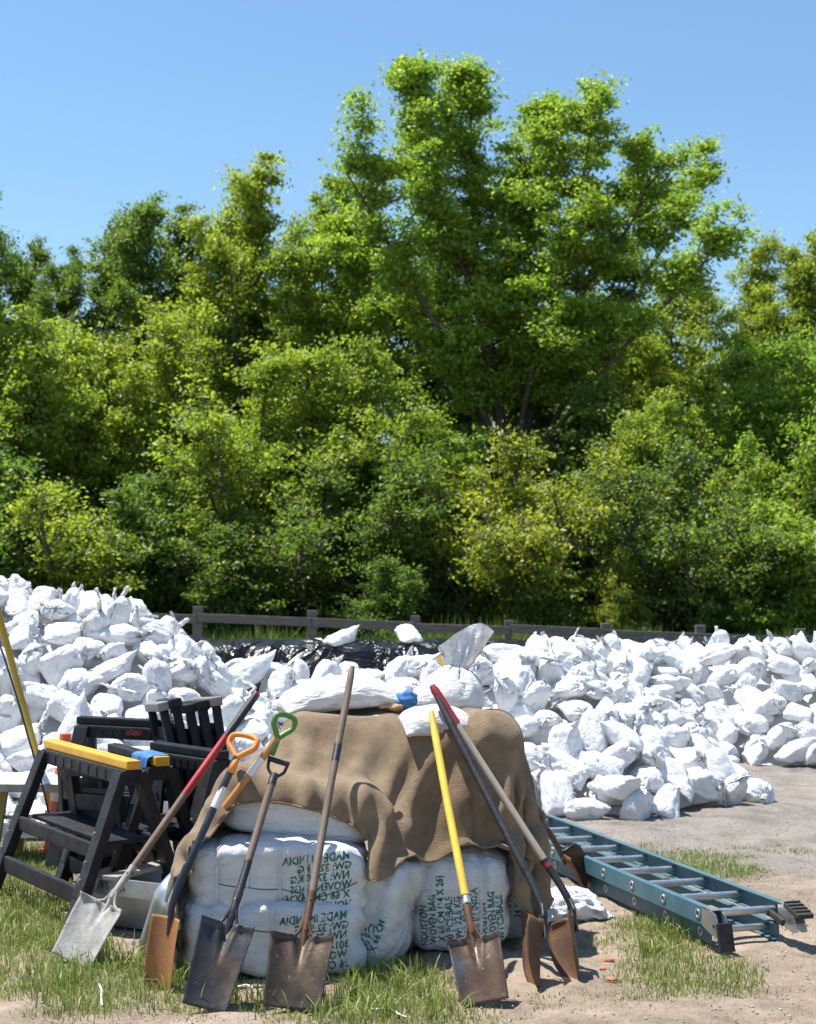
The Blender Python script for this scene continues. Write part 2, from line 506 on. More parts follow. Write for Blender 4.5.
def grass_density(x, y):
    """how thickly grass grows at a place on the ground (0..1)"""
    px = CX + FPX * x / y; py = 600 + EYE * FPX / y
    p = np.stack([x * 1.6, y * 1.6, x * 0 + 3.3], -1); n = NZ[3](p) + 0.5 * NZ[4](p * 2.7) + 0.3 * NZ[5](p * 6.1)
    def blob(cx_, cy_, rx, ry): return np.exp(-(((px - cx_) / rx) ** 2 + ((py - cy_) / ry) ** 2))
    d = 1.25 * blob(20, 915, 90, 46) + 0.9 * blob(100, 965, 90, 26) + 0.45 * blob(200, 990, 90, 16)
    d += 1.0 * blob(385, 975, 60, 26) + 0.85 * blob(420, 1015, 80, 14) + 0.5 * blob(300, 1010, 110, 14)
    d += 1.25 * blob(655, 930, 58, 30) + 1.25 * blob(712, 975, 68, 24) + 1.15 * blob(690, 862, 80, 20) + 0.5 * blob(770, 925, 50, 25)
    d += 0.35 * blob(560, 1005, 60, 14) + 0.3 * blob(30, 1000, 80, 20) + 0.25 * blob(690, 812, 60, 14)
    d += 0.5 * blob(640, 985, 40, 16) + 0.7 * blob(60, 850, 120, 30)
    return np.clip((d - 0.34) * 1.5 + 0.75 * n, 0, 1)
rng = np.random.default_rng(11)
cand = np.column_stack([rng.uniform(-3.4, 3.4, 420000), rng.uniform(5.3, 11.5, 420000)])
dens = grass_density(cand[:, 0], cand[:, 1])
keep = rng.uniform(0, 1, len(cand)) < dens * 0.55 + 0.010
gxy = cand[keep]; gd = dens[keep]
pxs = CX + FPX * gxy[:, 0] / gxy[:, 1]
tall = np.where(pxs < 180, 1.15, np.where(pxs < 450, 1.0, 0.9))
gh = (0.014 + 0.034 * gd * rng.uniform(0.4, 1.3, len(gxy))) * tall
tag(blades('grass', gxy, gh, rng.uniform(0.003, 0.006, len(gxy)), MAT['grass'], 5), 'short green grass in patches over the bare soil')
# a few taller tufts round the feet of the sawhorse and the bales
cen = [on_ground(*q) for q in ((20, 905), (45, 918), (70, 930), (10, 890), (100, 950), (130, 965), (360, 985), (395, 978), (415, 985), (350, 1000), (430, 1000), (380, 1012),
                               (90, 960), (50, 950), (25, 940), (175, 985), (190, 975), (440, 1012), (655, 955), (670, 935), (330, 1015), (5, 930), (70, 985), (240, 1000))]
txy = np.concatenate([np.array([c.x, c.y]) + rng.normal(0, 0.06, (90, 2)) for c in cen])
tag(blades('tall_grass', txy, rng.uniform(0.04, 0.13, len(txy)), rng.uniform(0.004, 0.008, len(txy)), MAT['grass'], 6, 0.6), 'taller grass tufts round the bales and sawhorse')

# pebbles and crumbs of soil (uncountable)
def crumbs(name, n, lo, hi, seed, mat):
    rng = np.random.default_rng(seed)
    ico = np.array([[0, 0, 1], [0.9, 0, 0.1], [0.2, 0.9, 0], [-0.8, 0.4, 0.05], [-0.5, -0.8, 0], [0.4, -0.85, 0.1], [0, 0, -0.8]])
    fc = np.array([[0, 1, 2], [0, 2, 3], [0, 3, 4], [0, 4, 5], [0, 5, 1], [6, 2, 1], [6, 3, 2], [6, 4, 3], [6, 5, 4], [6, 1, 5]])
    y = 5.4 + 9.0 * rng.uniform(0, 1, n) ** 1.5; x = rng.uniform(-0.33, 0.36, n) * y
    s = lo * (hi / lo) ** (rng.uniform(0, 1, n) ** 2.5)
    a = rng.uniform(0, 6.28, n)
    v = ico[None] * s[:, None, None] * rng.uniform(0.55, 1.2, (n, 7, 1)) * np.array([1, 1, 0.6])
    c, s_ = np.cos(a)[:, None], np.sin(a)[:, None]
    V = np.stack([v[..., 0] * c - v[..., 1] * s_ + x[:, None], v[..., 0] * s_ + v[..., 1] * c + y[:, None], v[..., 2] + (ground_z(x, y) - 0.004)[:, None]], -1)
    F = (np.arange(n) * 7)[:, None, None] + fc[None]
    me = mesh(name, V.reshape(-1, 3), F.reshape(-1, 3), False)
    at_ = me.attributes.new('tone', 'FLOAT', 'POINT'); at_.data.foreach_set('value', np.repeat(rng.uniform(0, 1, n), 7).astype(np.float32))
    return tag(obj(name, me, mat), 'pebbles and crumbs scattered over the soil', kind='stuff')
m, nt, b = new_mat('pebble')
at_ = nd(nt, 'ShaderNodeAttribute', attribute_name='tone')
nt.links.new(ramp(nt, at_.outputs['Fac'], [(0, (0.22, 0.17, 0.13)), (0.5, (0.42, 0.34, 0.27)), (0.9, (0.46, 0.40, 0.34)), (1, (0.58, 0.54, 0.49))]), b.inputs['Base Color'])
b.inputs['Roughness'].default_value = 0.9
crumbs('pebbles', 22000, 0.002, 0.0095, 8, m)

# ------------------------------------------------------------------ trees
MAT['bark'] = worn('bark', (0.045, 0.036, 0.028), (0.11, 0.09, 0.07), 14, 0.4, 0.65, (0.8, 0.95), 0, 0.9, 30, (1, 1, 0.3))
def leaf_material(name, hue):
    m, nt, b = new_mat(name)
    at_ = nd(nt, 'ShaderNodeAttribute', attribute_name='tone')
    d, l, y = hue
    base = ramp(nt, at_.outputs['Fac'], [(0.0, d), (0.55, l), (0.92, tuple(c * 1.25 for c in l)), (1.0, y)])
    oi = nd(nt, 'ShaderNodeObjectInfo')
    hs = nd(nt, 'ShaderNodeHueSaturation')
    mr = nd(nt, 'ShaderNodeMapRange'); mr.inputs['To Min'].default_value = 0.485; mr.inputs['To Max'].default_value = 0.515
    nt.links.new(oi.outputs['Random'], mr.inputs['Value']); nt.links.new(mr.outputs[0], hs.inputs['Hue'])
    nt.links.new(base, hs.inputs['Color']); hs.inputs['Saturation'].default_value = 1.0
    nt.links.new(hs.outputs[0], b.inputs['Base Color'])
    b.inputs['Roughness'].default_value = 0.45; b.inputs['Specular IOR Level'].default_value = 0.40
    t = nd(nt, 'ShaderNodeBsdfTranslucent')
    g2 = nd(nt, 'ShaderNodeMix', data_type='RGBA', blend_type='MULTIPLY'); g2.inputs[0].default_value = 1.0
    g2.inputs[7].default_value = (1.75, 1.7, 0.75, 1)
    nt.links.new(hs.outputs[0], g2.inputs[6]); nt.links.new(g2.outputs[2], t.inputs['Color'])
    mx = nd(nt, 'ShaderNodeMixShader'); mx.inputs[0].default_value = 0.46
    nt.links.new(b.outputs[0], mx.inputs[1]); nt.links.new(t.outputs[0], mx.inputs[2])
    nt.links.new(mx.outputs[0], nt.nodes['Material Output'].inputs['Surface'])
    return m
MAT['leaf'] = leaf_material('green leaves', ((0.108, 0.168, 0.026), (0.250, 0.355, 0.056), (0.44, 0.49, 0.09)))
MAT['leaf_dark'] = leaf_material('dark green leaves', ((0.060, 0.108, 0.022), (0.132, 0.212, 0.042), (0.26, 0.33, 0.07)))  # own colour of the dark trees; on low shrubs also shade put into the colour
MAT['leaf_yellow'] = leaf_material('yellow green leaves', ((0.110, 0.155, 0.022), (0.235, 0.310, 0.046), (0.52, 0.46, 0.08)))

def leaf_mesh(name, cen, size, seed, up=0.55):
    """rhombic folded leaves at the given centres"""
    rng = np.random.default_rng(seed); n = len(cen)
    nr = rng.normal(size=(n, 3)); nr[:, 2] = np.abs(nr[:, 2]) + up; nr /= np.linalg.norm(nr, axis=1)[:, None]
    d = rng.normal(size=(n, 3)); d[:, 2] -= 0.5
    d -= nr * (d * nr).sum(1, keepdims=True); d /= np.linalg.norm(d, axis=1)[:, None] + 1e-9
    s = np.cross(nr, d)
    L = (size * rng.uniform(0.6, 1.35, n))[:, None]
    V = np.stack([cen - d * L * 0.5, cen + s * L * 0.27 - d * L * 0.05 + nr * L * 0.07, cen + d * L * 0.5 - nr * L * 0.08, cen - s * L * 0.27 - d * L * 0.05 + nr * L * 0.07], 1)
    i = (np.arange(n) * 4)[:, None]
    F = np.concatenate([i + np.array([[0, 1, 2]]), i + np.array([[0, 2, 3]])])
    me = mesh(name, V.reshape(-1, 3), F, False)
    at_ = me.attributes.new('tone', 'FLOAT', 'POINT')
    at_.data.foreach_set('value', np.repeat(np.clip(rng.normal(0.45, 0.25, n), 0, 1), 4).astype(np.float32))
    return me
def bend_path(p, d, L, rng, n=7, wob=0.12, lift=0.0):
    pts = [np.array(p)]; d = np.array(d, dtype=float); d /= np.linalg.norm(d)
    for _ in range(n - 1):
        d = d + rng.normal(0, wob, 3) + np.array([0, 0, lift]); d /= np.linalg.norm(d)
        pts.append(pts[-1] + d * L / (n - 1))
    return np.array(pts)
def make_tree(seed, H, Rc, stems=None, base_frac=0.18, nleaf=26000, leaf=0.13, clump=0.34, lean=0.0, top_pow=0.75, twigs=9, limbs=26, trunk_r=None):
    """returns (trunk mesh, crown mesh); stems are extra main stems given as local polylines"""
    rng = np.random.default_rng(seed)
    wood, tips = [], []
    tr = trunk_r or 0.016 * H + 0.02
    mains = []
    if stems is None:
        # several ascending stems out of one trunk, ending at different heights round the crown
        a = rng.uniform(0, 6.28)
        axis = lambda z: np.array([math.cos(a) * lean * z + 0.02 * H * math.sin(z * 2.1 / H * 3 + seed), math.sin(a) * lean * z + 0.02 * H * math.sin(z * 1.7 / H * 3 + seed * 2), z])
        mains.append((catmull([axis(-0.1)] + [axis(H * 0.90 * k / 6) for k in range(1, 7)], 4), tr, 1.0))
        ns = int(8 + rng.integers(0, 3))
        for k in range(ns):
            zf = H * (base_frac + rng.uniform(0.02, 0.38)); ze = min(H * 0.95, zf + H * rng.uniform(0.16, 0.50))
            t = ze / H; az = a + 2.399 * k + rng.normal(0, 0.3)
            rr = Rc * rng.uniform(0.55, 1.0) * (math.sin(math.pi * min(0.97, 0.16 + 0.72 * t ** (0.8 / top_pow))) ** 0.8)
            p0, p1 = axis(zf), axis(ze) + np.array([math.cos(az) * rr, math.sin(az) * rr, 0])
            mid = 0.5 * (p0 + p1) + np.array([math.cos(az), math.sin(az), -0.3]) * 0.12 * rr
            mains.append((catmull([p0, mid + rng.normal(0, 0.04 * Rc, 3), p1], 6), tr * 0.5, 1.0))
    else:
        for st, r0 in stems: mains.append((catmull(st, 6), r0, 1.0))
    for path, r0, wgt in mains:
        n = len(path)
        wood.append(tube_data(path, np.linspace(r0, 0.02, n) * np.where(np.arange(n) == 0, 1.3, 1), 7))
        z0, z1 = max(path[0, 2], base_frac * H), path[-1, 2]
        nl = max(6, int(limbs * (z1 - z0) / H))
        for k in range(nl):
            zt = z0 + (z1 - z0) * ((k + rng.uniform(0, 1)) / nl) * 1.02
            j = int(np.clip(np.searchsorted(path[:, 2], zt), 1, n - 1))
            p = path[j]; t = np.clip((zt - base_frac * H) / (H - base_frac * H + 1e-6), 0, 1)
            prof = math.sin(math.pi * (0.10 + 0.90 * t ** top_pow)) ** 0.7 if t < 1 else 0.1
            Lb = Rc * (0.28 + 0.85 * prof) * rng.uniform(0.35, 1.1) * 0.58
            az = rng.uniform(0, 6.28); el = rng.uniform(0.1, 0.85) + 0.45 * t
            d = np.array([math.cos(az) * math.cos(el), math.sin(az) * math.cos(el), math.sin(el)])
            lp = bend_path(p, d, Lb, rng, 7, 0.13, 0.03)
            wood.append(tube_data(lp, np.linspace(max(0.018, r0 * 0.34 * (1 - 0.6 * t)), 0.008, 7), 5, False))
            for q in range(twigs):
                s = rng.uniform(0.25, 1.0); jj = min(5, int(s * 6)); f = s * 6 - jj
                bp = lp[jj] * (1 - f) + lp[min(6, jj + 1)] * f
                dd = rng.normal(size=3); dd[2] = dd[2] * 0.5 + 0.25; dd += d * 0.5
                tl = rng.uniform(0.35, 0.8) * (0.25 + 0.16 * Rc)
                tp = bend_path(bp, dd, tl, rng, 4, 0.2, -0.02)
                wood.append(tube_data(tp, np.linspace(0.010, 0.004, 4), 3, False))
                tips.append((tp, Lb))
    ntw = len(tips)
    w = rng.uniform(0.2, 1.6, ntw) ** 1.9; w /= w.sum()
    cnt = np.maximum(3, (w * nleaf).astype(int))
    C = []
    for (tp, _), c in zip(tips, cnt):
        f = rng.uniform(0.1, 1.1, c)[:, None]
        base = tp[0] * (1 - f) + tp[-1] * f
        C.append(base + rng.normal(0, 1, (c, 3)) * clump * np.array([0.74, 0.74, 0.24]) * rng.uniform(0.5, 1.25))
    C = np.concatenate(C); C = C[C[:, 2] > 0.12]
    V, F = merge_data(wood)
    return mesh('trunk', V, F), leaf_mesh('crown', C, leaf, seed + 99)
def plant(name, meshes, loc, rz, mat, label, cat, group, sc=1.0):
    root = empty(name, loc, rz)
    root.scale = (sc, sc, sc) if isinstance(sc, (int, float)) else sc
    tm, cm = meshes
    if len(tm.materials) == 0: tm.materials.append(MAT['bark'])
    if len(cm.materials) == 0: cm.materials.append(mat)
    obj('trunk', tm, None, root)
    c = obj('crown', cm, None, root); c['kind'] = 'stuff'
    c.material_slots[0].link = 'OBJECT'; c.material_slots[0].material = mat
    tag(root, label, cat, group)
    return root

# the big tree with several open stems; its stems are read off the photograph at the depth of its trunk
D0 = 33.0
b0 = at(520, 640, D0)
def st(*pts):
    out = []
    for q in pts:
        w_ = at(q[0], q[1], D0 + (q[2] if len(q) > 2 else 0)); out.append((w_.x - b0.x, w_.y - D0, w_.z))
    return out
big = make_tree(21, 13.6, 2.7, stems=[
    (st((524, 662), (512, 520), (498, 410), (470, 285), (440, 205), (414, 92)), 0.19),
    (st((500, 420), (488, 330, 0.4), (474, 220, 0.8), (470, 88, 1.0)), 0.12),
    (st((514, 470), (530, 380, -0.4), (556, 290, -0.5), (576, 215, -0.8), (592, 122, -0.9)), 0.09),
    (st((516, 490), (566, 400, 0.5), (620, 310, 1.0), (662, 250, 1.2), (700, 190, 1.5)), 0.08),
    (st((518, 480), (580, 400, -1.0), (640, 330, -1.6), (690, 280, -2.0), (716, 245, -2.2)), 0.07),
    (st((506, 460), (450, 350, -1.0), (392, 250, -1.4), (348, 175, -1.6)), 0.11),
    (st((514, 470), (545, 370, 0.6), (590, 280, 0.2), (630, 225, -0.2), (652, 172, -0.4)), 0.10),
    (st((512, 470), (530, 370, 1.0), (528, 270, 1.5), (530, 195, 1.6), (536, 122, 1.6)), 0.10),
    (st((505, 450), (430, 360, 1.0), (380, 290, 1.8), (330, 240, 2.2)), 0.09)],
    base_frac=0.42, nleaf=190000, leaf=0.115, clump=0.26, limbs=60, twigs=9)
plant('broadleaf_tree', big, (b0.x, D0, 0), 0, MAT['leaf'], 'tallest broadleaf tree, its open crown rising above all others', 'tree', 'trees behind the fence')
TALL = [make_tree(31, 11.0, 2.6, None, 0.20, 78000, 0.115, 0.26, 0.02, 0.8, 8, 44), make_tree(32, 11.0, 2.1, None, 0.22, 66000, 0.112, 0.25, 0.03, 0.9, 8, 44), make_tree(33, 11.0, 3.0, None, 0.16, 88000, 0.118, 0.28, 0.02, 0.7, 8, 46)]
MIDS = [make_tree(41, 7.0, 2.4, None, 0.08, 56000, 0.104, 0.23, 0.03, 0.75, 8, 40), make_tree(42, 7.0, 2.0, None, 0.08, 48000, 0.10, 0.22, 0.04, 0.85, 8, 38), make_tree(43, 7.0, 2.8, None, 0.06, 64000, 0.106, 0.25, 0.02, 0.65, 8, 42)]
BUSH = [make_tree(51, 3.4, 1.5, None, 0.03, 25000, 0.088, 0.16, 0.05, 0.7, 7, 36, 0.05), make_tree(52, 3.4, 1.25, None, 0.03, 21000, 0.088, 0.15, 0.05, 0.8, 7, 34, 0.05), make_tree(53, 3.4, 1.8, None, 0.03, 28000, 0.085, 0.18, 0.03, 0.6, 7, 36, 0.05)]
def forest(rows, kinds, H0, name, group):
    for i, (px, D, top, wsc, k, mat, label) in enumerate(rows):
        p = at(px, 640, D); h = at(px, top - (8 if H0 > 10 else 0), D).z
        sc = h / H0
        plant(name, kinds[k], (p.x, D, 0), (i * 2.39996) % 6.28, MAT[mat], label, 'tree' if name != 'shrub' else 'shrub', group, (sc * wsc, sc * wsc, sc))
forest([
    (245, 36, 152, 0.80, 1, 'leaf', 'tall upright tree left of the tallest tree, narrow pointed crown'),
    (130, 37, 205, 0.85, 0, 'leaf_dark', 'rounded dark green tree third highest on the left skyline'),
    (195, 39, 205, 0.70, 1, 'leaf_dark', 'narrow dark tree between the rounded and the upright tree on the left'),
    (52, 37, 242, 0.55, 1, 'leaf_dark', 'thin wispy tree near the left edge of the skyline'),
    (12, 38, 242, 0.60, 0, 'leaf_dark', 'small wispy treetop at the far left skyline'),
    (-66, 31, 118, 0.62, 0, 'leaf_dark', 'tree mostly beyond the left edge, one leafy branch showing against the sky'),
    (345, 38, 150, 0.62, 1, 'leaf', 'slim tree with sparse top just left of the tallest tree'),
    (300, 35, 250, 0.75, 2, 'leaf', 'broad light green tree below the gap left of the tallest tree'),
    (680, 37, 285, 0.80, 2, 'leaf', 'pale green tree under the right arm of the tallest tree'),
    (800, 36, 235, 0.72, 0, 'leaf', 'tall pale tree at the right edge of the skyline'),
    (750, 40, 320, 0.70, 2, 'leaf', 'lower tree in the dip left of the right edge tree'),
    (-190, 36, 200, 0.8, 2, 'leaf', 'broad tree standing beyond the left edge of the photo'),
    (-320, 37, 230, 0.8, 0, 'leaf_dark', 'tree far beyond the left edge of the photo'),
    (1000, 37, 230, 0.8, 0, 'leaf', 'tree far beyond the right edge of the photo'),
    (880, 36, 215, 0.75, 2, 'leaf_dark', 'tree just beyond the right edge of the wood'),
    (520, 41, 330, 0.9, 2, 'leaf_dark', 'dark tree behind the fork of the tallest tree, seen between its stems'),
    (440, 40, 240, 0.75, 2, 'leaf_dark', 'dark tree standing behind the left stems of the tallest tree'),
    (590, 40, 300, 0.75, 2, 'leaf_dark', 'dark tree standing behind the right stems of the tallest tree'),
], TALL, 11.0, 'broadleaf_tree', 'trees behind the fence')
forest([
    (-130, 31, 340, 0.95, 0, 'leaf', 'mid height tree beyond the left edge of the photo'),
    (-250, 31, 335, 0.95, 2, 'leaf', 'mid height tree far beyond the left edge of the photo'),
    (930, 31, 340, 0.95, 2, 'leaf', 'mid height tree beyond the right edge of the photo'),
    (-10, 30.5, 325, 0.95, 2, 'leaf', 'bright mid height tree at the left edge of the wood'),
    (85, 31.5, 330, 0.85, 0, 'leaf', 'mid height tree under the rounded dark tree'),
    (170, 32, 300, 0.80, 1, 'leaf', 'bright mid height tree in front of the left skyline'),
    (262, 30, 345, 0.95, 2, 'leaf', 'broad mid height tree left of centre with a full bright crown'),
    (375, 31, 340, 0.80, 0, 'leaf_yellow', 'mid height tree left of the big dark trunk, yellowish tips'),
    (440, 30, 420, 0.85, 1, 'leaf', 'shorter tree in front of the big tree trunk'),
    (590, 31, 385, 0.90, 2, 'leaf_dark', 'dark mid height tree right of the big trunk'),
    (665, 30, 392, 0.80, 0, 'leaf', 'layered mid height tree right of centre'),
    (740, 32, 340, 0.85, 2, 'leaf', 'mid height tree under the dip in the right skyline'),
    (820, 30, 345, 0.90, 0, 'leaf', 'mid height tree cut by the right edge of the wood'),
], MIDS, 7.0, 'understory_tree', 'understory trees behind the fence')
forest([
    (50, 27.2, 490, 1.05, 2, 'leaf', 'wide greyish green shrub at the left end of the fence'),
    (150, 28.0, 470, 0.95, 0, 'leaf_dark', 'dark shrub rising behind the left heap of bags'),
    (220, 27.2, 520, 0.90, 1, 'leaf_dark', 'dark shrub over the left end of the fence rail'),
    (320, 28.2, 470, 1.0, 2, 'leaf_dark', 'dark broad shrub above the second fence post'),
    (420, 27.6, 455, 0.80, 1, 'leaf_dark', 'upright shrub above the third fence post'),
    (385, 26.6, 555, 0.9, 0, 'leaf_dark', 'low dark shrub just behind the middle of the fence'),
    (520, 28.0, 440, 0.85, 2, 'leaf_yellow', 'yellow tipped shrub right of centre, tallest of the shrubs'),
    (535, 26.8, 560, 0.95, 0, 'leaf_dark', 'low dark shrub behind the fence right of the standing sack'),
    (620, 26.6, 553, 0.62, 1, 'leaf_yellow', 'small bright yellow green shrub standing out against the dark'),
    (690, 27.6, 450, 0.85, 2, 'leaf_dark', 'leafy shrub over the right half of the fence'),
    (770, 27.2, 500, 0.90, 0, 'leaf', 'shrub near the right end of the fence'),
    (830, 28.0, 450, 0.95, 2, 'leaf', 'shrub cut by the right edge of the photo'),
    (-20, 27.5, 440, 0.9, 0, 'leaf_dark', 'dark shrub cut by the left edge of the photo'),
    (720, 26.6, 575, 0.9, 1, 'leaf_dark', 'low dark shrub hugging the right half of the fence'),
], BUSH, 3.4, 'shrub', 'shrubs along the back of the fence')
# the wood goes on behind as one mass
rng = np.random.default_rng(77)
n = 70000
wx = rng.uniform(-26, 26, n); wy = rng.uniform(43, 52, n)
top = 4.6 + 1.3 * NZ[1](np.stack([wx * 0.35, wy * 0.35, wx * 0], -1)) + 0.9 * NZ[2](np.stack([wx * 0.9, wy * 0.9, wx * 0], -1))
wz = top * rng.uniform(0, 1, n) ** 0.7
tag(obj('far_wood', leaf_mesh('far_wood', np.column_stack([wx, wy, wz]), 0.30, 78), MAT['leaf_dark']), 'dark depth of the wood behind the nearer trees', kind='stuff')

# weeds along the fence (uncountable)
MAT['weed'] = blade_material('weeds', (0.09, 0.16, 0.025), (0.20, 0.30, 0.05), (0.42, 0.42, 0.16))
wx = rng.uniform(-9, 11, 30000); wy = rng.uniform(23.3, 25.2, 30000)
wh = np.clip(1.12 + 0.30 * NZ[0](np.stack([wx * 1.3, wy * 1.3, wx * 0], -1)), 0.5, 1.5) * rng.uniform(0.5, 1.12, 30000)
tag(blades('weeds', np.column_stack([wx, wy]), wh, rng.uniform(0.012, 0.03, 30000), MAT['weed'], 14, 0.35), 'sunlit tall weeds growing along the fence')

# ------------------------------------------------------------------ fence
MAT['old_wood'] = worn('weathered fence timber', (0.085, 0.072, 0.06), (0.20, 0.175, 0.15), 6, 0.35, 0.7, (0.75, 0.95), 0, 0.7, 40, (1, 1, 8))
DF = 23.2
fence = empty('rail_fence', (0, DF, 0))
posts = [-60, 40, 120, 197, 312, 415, 510, 606, 702, 801, 900]
def rail_py(px): return 612 + (px - 150) * 25.0 / 666
ends = []
for i, px in enumerate(posts):
    p = at(px, rail_py(px), DF)
    me = bar_mesh('post', (p.x, 0.09, -0.3), (p.x + 0.01 * math.sin(i * 3), 0.09, p.z + 0.10 + 0.02 * math.sin(i * 5)), 0.15, 0.13, Vector((0, 1, 0)), 0.012)
    obj('post', me, MAT['old_wood'], fence); ends.append(p)
for i in range(len(posts) - 1):
    a, c = ends[i], ends[i + 1]
    k = 0.02 * math.sin(i * 2.3)
    obj('rail', bar_mesh('rail', (a.x + 0.004, 0, a.z - 0.07 + k), (c.x - 0.004, 0, c.z - 0.07 + k * 0.6), 0.045, 0.135, Vector((0, 0, 1)), 0.008), MAT['old_wood'], fence)
    obj('rail', bar_mesh('rail', (a.x + 0.004, 0, a.z - 0.72 + k), (c.x - 0.004, 0, c.z - 0.72 - k), 0.045, 0.135, Vector((0, 0, 1)), 0.008), MAT['old_wood'], fence)
tag(fence, 'weathered grey timber rail fence in front of the trees', 'fence')

# ------------------------------------------------------------------ black plastic sheeting over a low bank behind the heap
m, nt, b = new_mat('black plastic sheet')
b.inputs['Base Color'].default_value = (0.006, 0.0065, 0.008, 1); b.inputs['Roughness'].default_value = 0.30
b.inputs['Specular IOR Level'].default_value = 0.35
v = coords(nt, (1, 1, 1), False)
bump(nt, b, noise(nt, v, 1.8, 3, 0.5, 2.0), 1.0, 0.16)
MAT['plastic'] = m
bank = catmull([(-6.0, 15.2, 0), (-2.6, 15.0, 0), (0.2, 15.2, 0), (2.6, 18.4, 0), (5.0, 19.2, 0), (9.0, 19.0, 0)], 40)
BT = [1.16, 1.20, 1.15, 1.13, 1.10, 1.08]
nb = len(bank); prof = [(-0.95, 0.0), (-0.78, 0.22), (-0.55, 0.62), (-0.36, 0.92), (-0.2, 1.0), (0.0, 1.03), (0.2, 1.0), (0.36, 0.9), (0.55, 0.6), (0.8, 0.2), (1.0, 0.0)]
prof = catmull([(a, c, 0) for a, c in prof], 3)[:, :2]
tg = np.gradient(bank, axis=0); tg /= np.linalg.norm(tg, axis=1)[:, None]; sd = np.column_stack([tg[:, 1], -tg[:, 0], tg[:, 2]])
hh = np.interp(np.linspace(0, 5, nb), range(6), BT)
V = bank[:, None, :] - sd[:, None, :] * prof[None, :, 0:1]
V = V + np.array([0, 0, 1]) * (prof[None, :, 1:2] * hh[:, None, None])
fold = NZ[0](V * np.array([3.2, 3.2, 1.4])) * 0.055 + NZ[1](V * np.array([7, 7, 3])) * 0.028
V = V + np.array([0, -0.5, 0.75]) * fold[..., None] * np.minimum(1, prof[None, :, 1:2] * 3)
V[..., 2] = np.maximum(V[..., 2], -0.02)
sheet = obj('plastic_sheet', mesh('plastic_sheet', V.reshape(-1, 3), grid_faces(len(prof), nb)), MAT['plastic'])
md = sheet.modifiers.new('thickness', 'SOLIDIFY'); md.thickness = 0.004
tag(sheet, 'glossy black plastic sheeting over a long bank behind the sandbags', 'plastic sheet')

# ------------------------------------------------------------------ the sandbag heap: height from a few ridges
RIDGES = [  # (x, y, height) polylines with the fall of the slope
    ([(-7.0, 12.4, 1.72), (-3.6, 12.2, 1.70), (-2.40, 12.1, 1.56), (-1.85, 12.2, 1.12), (-1.2, 12.6, 0.95)], 0.86),
    ([(-1.6, 12.8, 0.95), (0.0, 12.9, 0.95), (0.35, 12.9, 1.02), (1.0, 12.9, 1.06)], 0.86),
    ([(0.9, 12.7, 1.14), (1.35, 12.5, 0.92), (1.9, 12.45, 0.62), (2.30, 12.45, 0.26)], 0.80),
    ([(0.9, 13.0, 1.06), (2.0, 15.6, 1.04), (2.9, 16.6, 1.06), (4.2, 15.9, 1.07), (7.0, 14.9, 1.1)], 0.95)]
def heap_h(x, y):
    x = np.asarray(x, float); y = np.asarray(y, float)
    best = np.full(x.shape, -9.0)
    for pts, sl in RIDGES:
        for (x0, y0, h0), (x1, y1, h1) in zip(pts[:-1], pts[1:]):
            dx, dy = x1 - x0, y1 - y0; L2 = dx * dx + dy * dy
            t = np.clip(((x - x0) * dx + (y - y0) * dy) / L2, 0, 1)
            d = np.hypot(x - x0 - t * dx, y - y0 - t * dy)
            h = h0 + (h1 - h0) * t - sl * (np.sqrt(d * d + 0.04) - 0.2)
            best = np.maximum(best, h)
    return best + 0.07 * NZ[2](np.stack([x * 1.4, y * 1.4, x * 0], -1))
def heap_n(x, y, e=0.08):
    n = np.array([-(heap_h(x + e, y) - heap_h(x - e, y)) / (2 * e), -(heap_h(x, y + e) - heap_h(x, y - e)) / (2 * e), 1.0])
    return n / np.linalg.norm(n)
def bag_matrix(p, up, yaw, sc, flip=0.0):
    up = np.array(up) / np.linalg.norm(up)
    ref = np.array([math.cos(yaw), math.sin(yaw), 0.0]); x = ref - up * ref.dot(up); x /= np.linalg.norm(x)
    y = np.cross(up, x)
    M = Matrix(((x[0], y[0], up[0], p[0]), (x[1], y[1], up[1], p[1]), (x[2], y[2], up[2], p[2]), (0, 0, 0, 1)))
    return M @ Matrix.Diagonal((*sc, 1))
rng = np.random.default_rng(2024)
def poisson(n_try, r, hoff):
    cx_ = rng.uniform(-5.2, 6.0, n_try); cy_ = rng.uniform(9.6, 17.6, n_try)
    h = heap_h(cx_, cy_)
    ok = (h > 0.03 + hoff) & (np.abs(cx_ / cy_) < 0.325)
    e = 0.15
    slope_y = (heap_h(cx_, cy_ + e) - heap_h(cx_, cy_ - e)) / (2 * e)
    ok &= (slope_y > -0.30) | (h > 0.98)                      # the side and crest that face the yard
    pts = np.column_stack([cx_, cy_, h - hoff])[ok]
    out = np.zeros((0, 3)); cell = {}
    res = []
    for p in pts:
        key = tuple(np.floor(p / r).astype(int)); bad = False
        for i in (-1, 0, 1):
            for j in (-1, 0, 1):
                for k in (-1, 0, 1):
                    for q in cell.get((key[0] + i, key[1] + j, key[2] + k), ()):
                        if (q[0] - p[0]) ** 2 + (q[1] - p[1]) ** 2 + (q[2] - p[2]) ** 2 < r * r: bad = True
        if not bad:
            cell.setdefault(key, []).append(p); res.append(p)
    return res
spots = poisson(26000, 0.215, 0.0)
def px_of(p):
    d = Vector(p) - Vector((0, 0, EYE)); Yc = d.y * cp + d.z * sp; u = (-d.y * sp + d.z * cp) / Yc
    return CX + FPX * d.x / Yc, CY - FPX * u, Yc
